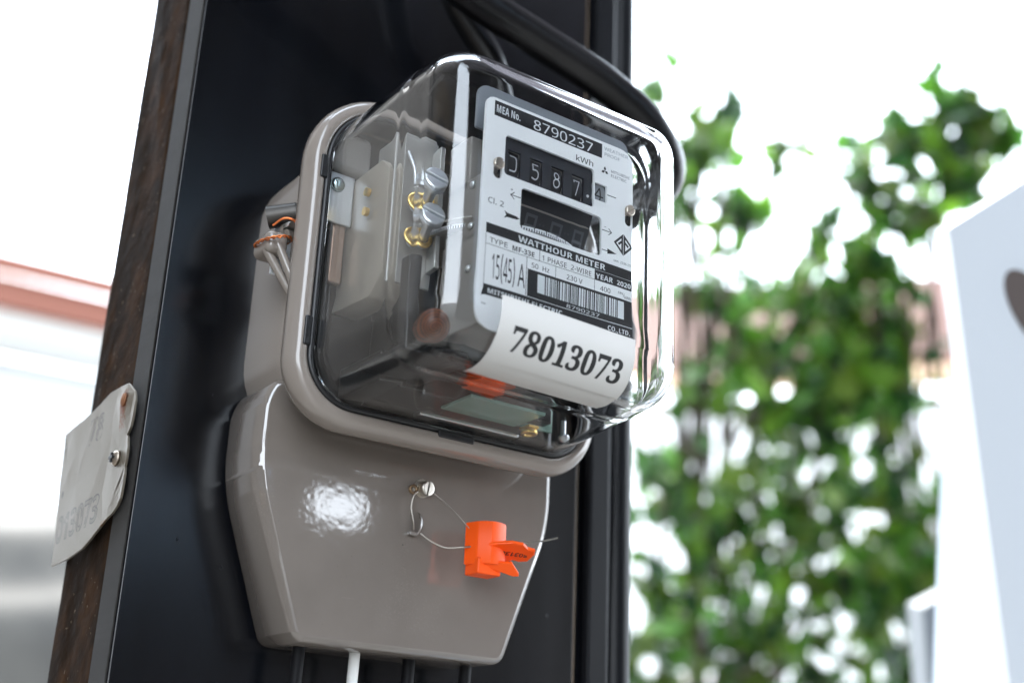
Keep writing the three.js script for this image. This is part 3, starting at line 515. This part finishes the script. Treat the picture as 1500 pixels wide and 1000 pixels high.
{ // embossed number plate nailed to the edge of the board and the pole
  const tag = thing('number_plate', 'bent aluminium number plate with rusty corner nailed beside the board', 'plate', [-0.1235, -0.1, -0.2]);
  const out = [[-0.0326, -0.2619], [-0.0307, -0.2325], [-0.0275, -0.2100], [-0.0250, -0.1956], [-0.0253, -0.1820], [-0.0268, -0.1688], [-0.0330, -0.1590], [-0.0391, -0.1536], [-0.0450, -0.1540], [-0.0510, -0.1560], [-0.0536, -0.1615], [-0.0560, -0.1580], [-0.0617, -0.1536], [-0.0660, -0.1545], [-0.0696, -0.1572], [-0.0740, -0.1533], [-0.0800, -0.1535], [-0.0846, -0.1557], [-0.0900, -0.1660], [-0.0930, -0.1783], [-0.0975, -0.1920], [-0.1011, -0.2040], [-0.1035, -0.2250], [-0.1041, -0.2493]];
  const s = new THREE.Shape(out.map(([y, z]) => new THREE.Vector2(z, y)));
  const n = 44, pos = [], uv = [];
  const g0 = extrude(s, 0.0012, 0.0002, 0, 1); // flat, (z, y) in x, y
  // refine so that the sheet can be dented
  let g = g0.index ? g0.toNonIndexed() : g0;
  for (let it = 0; it < 4; it++) { const p = g.attributes.position.array, q = []; for (let i = 0; i < p.length; i += 9) { const a = V(p[i], p[i + 1], p[i + 2]), b = V(p[i + 3], p[i + 4], p[i + 5]), c = V(p[i + 6], p[i + 7], p[i + 8]), e = [[a, b, c], [b, c, a], [c, a, b]].sort((u, w) => w[0].distanceTo(w[1]) - u[0].distanceTo(u[1]))[0]; if (e[0].distanceTo(e[1]) < 0.006) { q.push(a, b, c); continue; } const m = e[0].clone().add(e[1]).multiplyScalar(0.5); q.push(e[0], m, e[2], m, e[1], e[2]); } g = new THREE.BufferGeometry().setFromPoints(q); }
  const p = g.attributes.position, uvs = [];
  for (let i = 0; i < p.count; i++) {
    const z = p.getX(i), y = p.getY(i), t = p.getZ(i);
    const lip = Math.max(0, z + 0.164) / 0.01, d = 0.0008 * (noise2(z * 70 + 40, y * 70 + 40, 0, 4) - 0.5) + 0.0014 * lip * lip + 0.0015 * Math.exp(-((z + 0.17) ** 2 + (y + 0.037) ** 2) / 6e-5);
    p.setXYZ(i, -0.1236 - t - d, y, z); uvs.push((z + 0.262) / 0.11, (y + 0.105) / 0.081);
  }
  g.setAttribute('uv', new THREE.Float32BufferAttribute(uvs, 2)); g.computeVertexNormals();
  const c = document.createElement('canvas'); c.width = 700; c.height = 520; const x = c.getContext('2d');
  x.fillStyle = '#a29b90'; x.fillRect(0, 0, 700, 520);
  for (let k = 0; k < 900; k++) { x.fillStyle = `rgba(${rnd() < 0.5 ? '110,100,90' : '205,200,195'},${rr(0.02, 0.08)})`; x.beginPath(); x.ellipse(rr(0, 700), rr(0, 520), rr(1, 14), rr(1, 6), rr(0, 3), 0, 7); x.fill(); }
  const U = (z, y) => [(z + 0.262) / 0.11 * 700, 520 - (y + 0.105) / 0.081 * 520];
  { const [a, b] = U(-0.1697, -0.0355); for (let k = 0; k < 500; k++) { const an = rr(0, 6.28), r = 34 * Math.sqrt(rnd()) * rr(0.4, 1.3), dn = rnd() < 0.35 ? rr(0, 70) : 0; x.fillStyle = `rgba(${110 + rr(0, 60) | 0},${52 + rr(0, 30) | 0},${18 + rr(0, 18) | 0},${rr(0.1, 0.4)})`; x.beginPath(); x.ellipse(a + r * 0.8 * Math.cos(an), b + r * Math.sin(an) + dn, rr(1, 5), rr(2, 8), 0, 0, 7); x.fill(); } }
  { const [a, b] = U(-0.176, -0.098); for (let k = 0; k < 200; k++) { x.fillStyle = `rgba(150,105,60,${rr(0.08, 0.25)})`; x.beginPath(); x.ellipse(a + rr(-30, 40), b + rr(-40, 20), rr(2, 8), rr(2, 8), 0, 0, 7); x.fill(); } }
  const put = (t, z, y, size, w) => { const [a, b] = U(z, y); x.save(); x.translate(a, b); x.rotate(-0.05); x.font = `bold ${size}px sans-serif`; const m = x.measureText(t).width; x.scale(w / m, 1); x.strokeStyle = 'rgba(60,54,48,0.75)'; x.lineWidth = 4; x.fillStyle = 'rgba(120,112,102,0.6)'; x.fillText(t, 0, 0); x.strokeText(t, 0, 0);
    for (let k = 0; k < 26; k++) { x.fillStyle = 'rgba(160,153,143,0.85)'; x.beginPath(); x.ellipse(rr(0, m), rr(-size, 8), rr(6, 20), rr(4, 12), rr(0, 3), 0, 7); x.fill(); } x.restore(); };
  put('78', -0.2190, -0.0480, 120, 130); put('013073', -0.2500, -0.0930, 120, 400);
  { const [a, b] = U(-0.2492, -0.0672); x.fillStyle = '#2a2622'; x.beginPath(); x.ellipse(a, b, 7, 12, 0, 0, 7); x.fill(); }
  const t = new THREE.CanvasTexture(c); t.colorSpace = THREE.SRGBColorSpace;
  part('plate', g, std([0.54, 0.52, 0.48], 0.45, { map: t, metalness: 0.5, side: THREE.DoubleSide }), tag);
  part('screw', merge([lathe([[0, 0.0026], [0.0018, 0.0024], [0.0034, 0.0014], [0.0040, 0], [0, 0]], [-0.1252, -0.0635, -0.1695], [-1, 0, 0.1], 20)]), std([0.42, 0.36, 0.3], 0.4, { metalness: 1 }), tag);
  const cr = merge([rbox(-0.1286, -0.1272, -0.0642, -0.0628, -0.1720, -0.1672, 0.0002), rbox(-0.1286, -0.1272, -0.0658, -0.0612, -0.1702, -0.1688, 0.0002)]); part('screw_recess', cr, M.blackGap, tag);
  part('rusty_nail', lathe([[0, 0.0016], [0.003, 0.001], [0.0036, 0], [0, 0]], [-0.1258, -0.0350, -0.1697], [-1, 0, 0], 16), std([0.22, 0.09, 0.04], 0.8), tag);
}

// ---------------------------------------------------------------- surroundings in view
{ // white board and posts at the right
  const sb = thing('white_signboard', 'tall white board with a dark oval at the right edge', 'signboard', [0.58, -H, -0.17]);
  const pw = phy([0.58, 0.62, 0.67], 0.45);
  const A = [0.449, 0.211, -0.109], B = [0.527, 0.285, -0.021], ext = (p, q, k) => p.map((v, i) => v + (q[i] - v) * k);
  const C = [0.668, -0.149, -0.117], D = [0.579, -0.144, -0.177];
  const n = V(...B).sub(V(...A)).cross(V(...D).sub(V(...A))).normalize(); const hint = [-0.7, 0, 0.7];
  const face = [A, B, ext(B, C, 1.6), ext(A, D, 1.6)];
  // put all four in one plane
  const nn = V(...B).sub(V(...A)).cross(V(...face[3]).sub(V(...A))).normalize(); if (nn.dot(V(...hint)) < 0) nn.negate();
  const flat = face.map(p => { const v = V(...p); v.addScaledVector(nn, -v.clone().sub(V(...A)).dot(nn)); return v.toArray(); });
  part('panel', slab(flat, 0.03, hint), pw, sb);
  const o = V(0.5165, 0.1535, -0.0865); o.addScaledVector(nn, -o.clone().sub(V(...A)).dot(nn));
  const disc = new THREE.CylinderGeometry(1, 1, 0.004, 40); disc.scale(0.0150, 1, 0.038); disc.applyQuaternion(new THREE.Quaternion().setFromUnitVectors(V(0, 1, 0), nn)); disc.translate(o.x, o.y, o.z);
  part('dark_oval', disc, std([0.09, 0.07, 0.065], 0.5), sb);
  part('stake', rbox(0.575, 0.60, -H, -0.1, -0.215, -0.195, 0.002), pw, sb);

  const wp = thing('white_post', 'pale post standing just behind the white signboard', 'post', [0.72, -H, -0.3]);
  part('post', slab([[0.641, 0.151, -0.261], [0.668, 0.178, -0.232], [0.900, -1.2, -0.28], [0.8613, -1.2, -0.46]].map(p => p), 0.05, hint), phy([0.66, 0.72, 0.78], 0.4), wp);
  part('foot', rbox(0.86, 0.96, -H, -1.15, -0.50, -0.40, 0.004), M.greyPaint, wp);
  const gb = thing('grey_box', 'small pale grey box low behind the white signboard', 'box', [0.92, -H, -0.48]);
  part('casing', slab([[0.882, 0.017, -0.478], [0.915, 0.043, -0.443], [1.000, -0.40, -0.49], [0.955, -0.40, -0.53]], 0.08, hint), std([0.18, 0.2, 0.22], 0.6), gb);
  part('leg', rbox(0.97, 1.03, -H, -0.38, -0.57, -0.50, 0.003), M.dullSteel, gb);
}
function leafGeometry(lobes, k) {                 // lobed leaf, folded along its midrib
  const pts = [], tip = lobes === 5 ? [[0, 0], [0.22, -0.06], [0.40, 0.10], [0.27, 0.27], [0.50, 0.52], [0.24, 0.52], [0.17, 0.70], [0, 1.0]] : [[0, 0], [0.18, 0.10], [0.28, 0.35], [0.24, 0.62], [0.12, 0.84], [0, 1.0]];
  const pos = [], idx = [], uv = [];
  const mid = tip.map(q => [0, q[1] < 0 ? 0 : q[1]]);
  for (const s of [-1, 1]) {
    const o = pos.length / 3;
    tip.forEach((q, i) => { pos.push(0, mid[i][1], 0.06 * Math.sin(mid[i][1] * 3)); pos.push(s * q[0], q[1], 0.3 * q[0] - 0.12 * q[1] * q[1]); uv.push(0.5, mid[i][1], 0.5 + s * q[0], q[1]); });
    for (let i = 0; i < tip.length - 1; i++) { const a = o + i * 2, b = a + 1, c = a + 2, d = a + 3; s > 0 ? idx.push(a, b, d, a, d, c) : idx.push(a, d, b, a, c, d); }
  }
  const g = new THREE.BufferGeometry(); g.setAttribute('position', new THREE.Float32BufferAttribute(pos, 3)); g.setAttribute('uv', new THREE.Float32BufferAttribute(uv, 2)); g.setIndex(idx); g.computeVertexNormals(); g.scale(k, k, k); return g;
}
{ // climbing plants and small trees behind the board
  const CL = [[2.31,2.93,-1.81,0.06,2],[2.18,2.92,-1.78,0.04,2],[2.39,2.85,-1.80,0.07,2],[2.13,2.79,-1.88,0.06,0],[2.27,2.78,-1.91,0.07,2],[2.31,2.96,-1.67,0.05,1],[2.22,3.07,-1.69,0.03,2],[2.27,2.96,-1.57,0.05,1],[2.13,2.72,-1.91,0.06,0],[2.36,2.66,-1.77,0.08,2],[2.31,2.61,-1.83,0.07,2],[2.45,2.61,-1.73,0.08,1],[1.58,2.99,-1.52,0.04,0],[1.67,3.08,-1.55,0.03,0],[2.17,3.17,-1.16,0.04,1],[2.24,3.15,-1.25,0.05,1],[2.28,3.16,-1.35,0.06,1],[2.18,3.20,-1.26,0.08,1],[2.19,3.20,-1.39,0.07,1],[2.23,3.12,-1.13,0.07,1],[2.19,3.19,-1.52,0.06,1],[2.33,3.14,-1.57,0.08,1],[2.26,3.07,-1.39,0.09,1],[2.32,3.01,-1.51,0.05,1],[2.19,3.27,-1.62,0.04,1],[2.44,3.19,-1.34,0.07,1],[2.36,3.06,-1.72,0.08,1],[2.40,2.93,-1.62,0.07,1],[2.47,2.88,-1.73,0.09,1],[2.45,2.97,-1.83,0.07,1],[1.47,3.12,-1.54,0.04,0],[1.53,3.02,-1.54,0.05,0],[1.64,3.10,-1.56,0.05,0],[1.74,3.20,-1.57,0.02,0],[1.57,2.96,-1.54,0.05,0],[1.64,2.93,-1.64,0.06,0],[1.86,3.03,-1.70,0.04,0],[2.00,3.22,-1.64,0.03,0],[1.91,2.99,-1.68,0.03,0],[1.94,2.95,-1.81,0.05,0],[1.87,2.80,-1.79,0.07,0],[2.00,2.81,-1.83,0.07,0],[2.20,2.92,-1.89,0.05,0],[2.29,3.02,-1.79,0.04,0],[2.34,2.89,-1.94,0.06,2],[2.45,2.84,-1.89,0.10,2],[2.41,2.72,-1.71,0.10,2],[2.55,2.79,-1.71,0.07,1],[2.41,2.74,-1.96,0.10,2],[2.01,2.64,-1.90,0.08,0],[1.82,2.53,-1.82,0.06,0],[2.26,2.63,-1.99,0.06,2],[2.35,2.57,-1.82,0.10,2],[2.38,2.53,-1.95,0.09,2],[2.65,2.68,-1.82,0.06,1],[2.43,2.45,-1.82,0.08,2],[2.60,2.48,-1.81,0.07,1],[1.75,2.28,-1.85,0.07,0],[1.91,2.28,-1.87,0.08,0],[1.89,2.18,-1.93,0.08,0],[2.13,2.28,-1.98,0.07,0],[2.24,2.39,-1.98,0.08,2],[2.27,2.34,-1.85,0.10,2],[2.44,2.33,-1.86,0.08,2],[2.23,2.23,-1.93,0.10,2],[2.43,2.20,-1.93,0.11,2],[2.61,2.36,-1.86,0.09,1],[2.77,2.42,-1.86,0.08,1],[2.55,2.19,-1.85,0.10,1],[2.72,2.23,-1.84,0.10,1],[1.99,2.10,-1.89,0.09,0],[1.79,2.05,-1.93,0.08,0],[1.88,1.97,-1.90,0.09,0],[2.15,2.01,-1.95,0.11,2],[2.34,2.03,-1.94,0.11,2],[2.45,2.03,-1.86,0.11,2],[2.64,2.03,-1.86,0.10,1],[1.78,1.87,-1.89,0.09,0],[2.08,1.86,-1.94,0.10,0],[2.41,1.87,-1.96,0.11,2],[2.66,1.88,-1.91,0.11,1],[2.82,2.11,-1.83,0.08,1]];
  const leaf5 = leafGeometry(5, 1), leaf1 = leafGeometry(1, 1);
  const leafMat = phy([1, 1, 1], 0.6, { specularIntensity: 0.4, transmission: 0.4, thickness: 0, side: THREE.DoubleSide });
  const tones = [[0.06, 0.165, 0.016], [0.03, 0.09, 0.013], [0.105, 0.22, 0.017], [0.013, 0.05, 0.010], [0.085, 0.14, 0.013]];
  const single = tones.map(t => phy(t, 0.6, { specularIntensity: 0.4, transmission: 0.4, thickness: 0, side: THREE.DoubleSide }));
  const bark = std([0.10, 0.075, 0.05], 0.9, { bumpMap: atScale(tex(128, (u, v) => fbm(u, v, 8, 4, 12)), 0.1), bumpScale: 0.01 });
  const plants = [['vine_shrub', 'loose leafy shrub nearest the black pipe, thin sprigs at its top', [2.15, 0, -2.25]], ['young_tree', 'taller green tree reaching above the white signboard', [3.35, 0, -2.35]], ['broadleaf_shrub', 'dense dark green shrub between the loose shrub and the tall tree', [2.85, 0, -2.75]]];
  plants.forEach(([name, label, root], pi) => {
    const t = thing(name, label, pi === 1 ? 'tree' : 'shrub', [root[0], -H, root[2]]);
    const mine = CL.filter(c => c[4] === pi), R = V(root[0], -H, root[2]);
    const limbs = [], trunkTop = V(root[0] + 0.05, -H + 1.15, root[2]);
    const trunk = part('trunk', merge([tube([[R.x, -H - 0.05, R.z], [R.x + 0.02, -H + 0.6, R.z + 0.02], trunkTop.toArray()], 0.024, 16, 9), tube([trunkTop.toArray(), [R.x + 0.08, -H + 1.7, R.z + 0.04], [R.x + 0.02, -H + 2.3, R.z + 0.05]], 0.013, 16, 8)]), bark, t);
    for (const [x, y, z, r] of mine) {
      const e = V(x, y - H, z), k = Math.min(1, Math.max(0, (e.y + 0.6) / 2.2)), s = trunkTop.clone().lerp(V(R.x + 0.02, -H + 2.3, R.z + 0.05), k * 0.9);
      const m = s.clone().lerp(e, 0.55).add(V(rr(-0.08, 0.08), rr(-0.1, 0.02), rr(-0.08, 0.08)));
      limbs.push(tube([s.toArray(), m.toArray(), e.toArray()], 0.0065, 10, 5));
      for (let k = 0; k < 4; k++) { const q = e.clone().add(V(rr(-1, 1), rr(-0.7, 1), rr(-1, 1)).multiplyScalar(r)); limbs.push(tube([e.toArray(), e.clone().lerp(q, 0.5).add(V(0, 0.01, 0)).toArray(), q.toArray()], 0.003, 5, 4)); }
    }
    part('branches', merge(limbs), bark, t);
    const mats = [[], []], cols = [[], []], q = new THREE.Quaternion(), mtx = new THREE.Matrix4();
    let singles = 0;
    mine.forEach(([x, y, z, r], ci) => {
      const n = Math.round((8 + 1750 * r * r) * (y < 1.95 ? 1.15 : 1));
      for (let k = 0; k < n; k++) {
        const d = V(rr(-1, 1), rr(-1, 1), rr(-1, 1)); if (d.lengthSq() > 1) { k--; continue; }
        const c = V(x, y - H, z).addScaledVector(d, r * (k % 5 ? 1.1 : 2.1)), size = rr(0.05, 0.11) * (pi === 1 ? 1.1 : 1);
        q.setFromEuler(new THREE.Euler(rr(-1.5, 0.1), rr(0, 6.28), rr(-0.9, 0.9)));
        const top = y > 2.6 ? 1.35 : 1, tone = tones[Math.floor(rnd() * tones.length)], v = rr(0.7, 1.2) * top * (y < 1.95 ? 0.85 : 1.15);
        if (y > 3.0 && k < 9 && singles < 90) {
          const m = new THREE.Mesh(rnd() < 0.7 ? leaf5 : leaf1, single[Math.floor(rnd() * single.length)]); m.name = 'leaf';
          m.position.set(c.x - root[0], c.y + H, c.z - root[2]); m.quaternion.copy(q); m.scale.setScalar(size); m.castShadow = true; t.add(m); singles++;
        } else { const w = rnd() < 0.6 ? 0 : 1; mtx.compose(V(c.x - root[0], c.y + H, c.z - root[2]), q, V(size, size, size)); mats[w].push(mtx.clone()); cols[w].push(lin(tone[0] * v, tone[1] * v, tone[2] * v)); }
      }
    });
    mats.forEach((list, w) => { const im = new THREE.InstancedMesh(w ? leaf1 : leaf5, leafMat, list.length); im.name = 'foliage'; im.userData.kind = 'stuff'; list.forEach((m, i) => { im.setMatrixAt(i, m); im.setColorAt(i, cols[w][i]); }); im.castShadow = true; t.add(im); });
  });
}
function house(o, name, label, base, turn) { const t = thing(name, label, 'house', [base[0], -H, base[1]]); t.rotation.y = turn; t.userData_base = [0, 0, 0]; return t; }
const plaster = c => std(c, 0.85, { map: atScale(tex(128, (u, v) => 0.85 + 0.2 * fbm(u, v, 5, 4, 44), true), 2) });
const tileMat = std([0.085, 0.02, 0.005], 0.7, { map: atScale(tex(128, (u, v) => 0.75 + 0.35 * fbm(u, v, 12, 3, 45), true), 1.5) });
function tiledRoof(w, run, rise, y, z0) {          // pitched plane of pantile courses, eave at z0
  const g = [], n = Math.round(run / 0.35), a = Math.atan2(rise, run);
  for (let k = 0; k < n; k++) { const b = new THREE.BoxGeometry(w, 0.06, 0.40, Math.round(w / 0.25), 1, 1), p = b.attributes.position; for (let i = 0; i < p.count; i++) p.setY(i, p.getY(i) + 0.03 * Math.sin(p.getX(i) * 25)); b.rotateX(a + 0.06); b.translate(0, y + rise * (k + 0.5) / n, z0 - run * (k + 0.5) / n); g.push(b); }
  const m = merge(g); m.computeVertexNormals(); return m;
}
{ // house with a red tiled roof seen through the leaves
  const t = house(0, 'tiled_house', 'cream house with a red tiled roof beyond the green shrubs', [9.4, -8.7], -0.835);
  const wall = part('wall', merge([rbox(-5, 4.4, 0, 5.78, -5, 0, 0.02, 1)]), plaster([0.13, 0.062, 0.026]), t);
  part('lower_wall', rbox(-5.2, 4.6, 0, 5.15, 0.05, 1.6, 0.02, 1), plaster([0.8, 0.79, 0.77]), t);
  part('roof', tiledRoof(9.8, 2.6, 2.0, 5.92, 0.7), tileMat, t);
  part('fascia', merge([rbox(-4.9, 4.9, 5.70, 5.90, 0.6, 0.7, 0.01, 1)]), std([0.5, 0.33, 0.22], 0.7), t);
  for (const x of [-3.4, -1.2, 1.0]) { const w = part('window', rbox(x, x + 1.1, 1.3, 2.7, 1.61, 1.66, 0.01, 1), std([0.25, 0.2, 0.16], 0.6), t); part('pane', rbox(x + 0.08, x + 1.02, 1.38, 2.62, 1.662, 1.672, 0.002, 1), std([0.05, 0.06, 0.07], 0.1), w); }
}
{ // house at the left edge
  const t = house(0, 'red_eaved_house', 'pale house with a red roof edge left of the pole', [1.3, -8.6], -0.06);
  part('wall', rbox(-3.2, 2.4, 0, 4.67, -4, -0.9, 0.02, 1), plaster([0.8, 0.82, 0.84]), t);
  part('roof', tiledRoof(6.4, 3, 1.2, 4.89, 0.05).translate(-0.6, 0, 0), tileMat, t);
  part('fascia', merge([rbox(-3.85, 2.6, 4.72, 4.95, 0.02, 0.09, 0.01, 1), rbox(-3.85, 2.6, 4.955, 5.10, 0.10, 0.16, 0.01, 1)]), std([0.12, 0.026, 0.007], 0.6), t);
  part('soffit', rbox(-3.8, 2.55, 4.67, 4.74, -0.9, 0.0, 0.01, 1), plaster([0.8, 0.78, 0.74]), t);
  const w = part('window', rbox(-0.4, 0.9, 1.2, 2.6, -0.88, -0.82, 0.01, 1), std([0.4, 0.4, 0.4], 0.5), t); part('pane', rbox(-0.3, 0.8, 1.3, 2.5, -0.818, -0.81, 0.002, 1), std([0.1, 0.12, 0.14], 0.08), w);
}
{ // grey canvas awning low at the left edge
  const t = thing('canvas_awning', 'grey canvas awning sagging in folds at the lower left edge', 'awning', [1.0, -H, -3.9]);
  const n = 40, m = 24, pos = [], idx = [], uv = [];
  for (let j = 0; j <= m; j++) for (let i = 0; i <= n; i++) { const u = i / n, v = j / m, x = -0.6 + 2.0 * u, sag = 0.035 * Math.sin(v * 17 + u * 3) * (0.4 + 0.6 * v); pos.push(x + 0.25 * v, 0.585 + 0.1 * u - 0.62 * v * v - 0.1 * v + sag + 0.02 * Math.sin(u * 9), -4.1 + 0.9 * v + 0.25 * u); uv.push(u * 2, v); }
  for (let j = 0; j < m; j++) for (let i = 0; i < n; i++) { const a = j * (n + 1) + i, b = a + 1, c = a + n + 1, d = c + 1; idx.push(a, c, b, b, c, d); }
  const g = new THREE.BufferGeometry(); g.setAttribute('position', new THREE.Float32BufferAttribute(pos, 3)); g.setAttribute('uv', new THREE.Float32BufferAttribute(uv, 2)); g.setIndex(idx); g.computeVertexNormals();
  part('canvas', g, std([0.055, 0.049, 0.040], 0.85, { side: THREE.DoubleSide, map: atScale(tex(128, (u, v) => 0.75 + 0.35 * fbm(u, v, 6, 4, 3), true), 0.8) }), t);
  part('pole', merge([cyl(0.02, 0.02, H + 0.5, [-0.55, -H, -4.1], [0, 1, 0], 10), cyl(0.02, 0.02, H + 0.6, [1.35, -H, -3.85], [0, 1, 0], 10)]), M.dullSteel, t);
}
// ---------------------------------------------------------------- what stands behind the camera and keeps the meter in open shade
{
  const t = thing('shop_house', 'weathered shop house across the lane, facing the meter', 'house', [-1, -H, 3.2]);
  const wall = plaster([0.07, 0.06, 0.055]);
  // wall round the passage through which the sky shows
  part('wall', merge([rbox(-1.2, 1.60, -H, 2.1, 3.2, 3.6, 0.01, 1), rbox(2.0, 4.0, -H, 2.1, 3.2, 3.6, 0.01, 1), rbox(1.6002, 1.9998, -H, 0.69, 3.21, 3.59, 0.005, 1), rbox(1.6002, 1.9998, 0.89, 2.09, 3.21, 3.59, 0.005, 1)]), wall, t);
part('shutter', rbox(0.5, 1.38, 0.5, 1.8, 3.14, 3.198, 0.01, 1), std([0.55, 0.70, 0.88], 0.6), t, 'pale blue shutter');
  const cloth = phy([0.30, 0.29, 0.31], 1, { transmission: 0.5, thickness: 0 });
  part('canopy', merge([rbox(-1.0, 3.2, 2.115, 2.135, 0.25, 2.098, 0.005, 1), rbox(0.35, 2.3, 2.115, 2.135, -1.0, 0.2498, 0.005, 1)]), cloth, t, 'thin cloth canopy over the lane');
  part('canopy_frame', merge([...[-0.9, 0.40, 1.5, 2.25].map(x => rbox(x - 0.02, x + 0.02, 2.07, 2.113, x < 0 ? 0.26 : -0.98, 2.6, 0.004, 1))]), M.dullSteel, t);
  part('roof', tiledRoof(5.4, 2.9, -0.5, 2.85, 5.4).translate(1.4, 0, 0), std([0.07, 0.065, 0.065], 0.8), t);
  part('eave', rbox(-1.4, 4.2, 2.11, 2.2, 2.1, 5.4, 0.01, 1), std([0.06, 0.05, 0.055], 0.8), t);
  for (const x of [-0.9]) { const w = part('window', rbox(x, x + 1.0, -0.6, 0.7, 3.14, 3.198, 0.01, 1), std([0.12, 0.09, 0.06], 0.7), t); part('pane', rbox(x + 0.08, x + 0.92, -0.52, 0.62, 3.13, 3.139, 0.002, 1), std([0.04, 0.045, 0.05], 0.08), w); }
}
{
  const t = thing('side_house', 'tall dark side wall of the neighbouring house left of the viewer', 'house', [-1.8, -H, -1]);
  part('wall', rbox(-2.2, -1.4, -H, 3.6, -5.0, 1.0, 0.02, 1), plaster([0.13, 0.115, 0.10]), t);
  part('coping', rbox(-2.25, -1.33, 3.601, 3.72, -5.06, 1.05, 0.02, 1), plaster([0.2, 0.19, 0.18]), t);
  const w = part('window', rbox(-1.399, -1.36, -0.4, 0.9, -0.4, 0.6, 0.01, 1), std([0.12, 0.09, 0.06], 0.7), t); part('pane', rbox(-1.359, -1.352, -0.3, 0.8, -0.3, 0.5, 0.002, 1), std([0.04, 0.045, 0.05], 0.08), w);
}
for (const o of scene.children) delete o.userData_base;
scene.traverse(o => { delete o.userData_base; });
renderer.render(scene, camera);
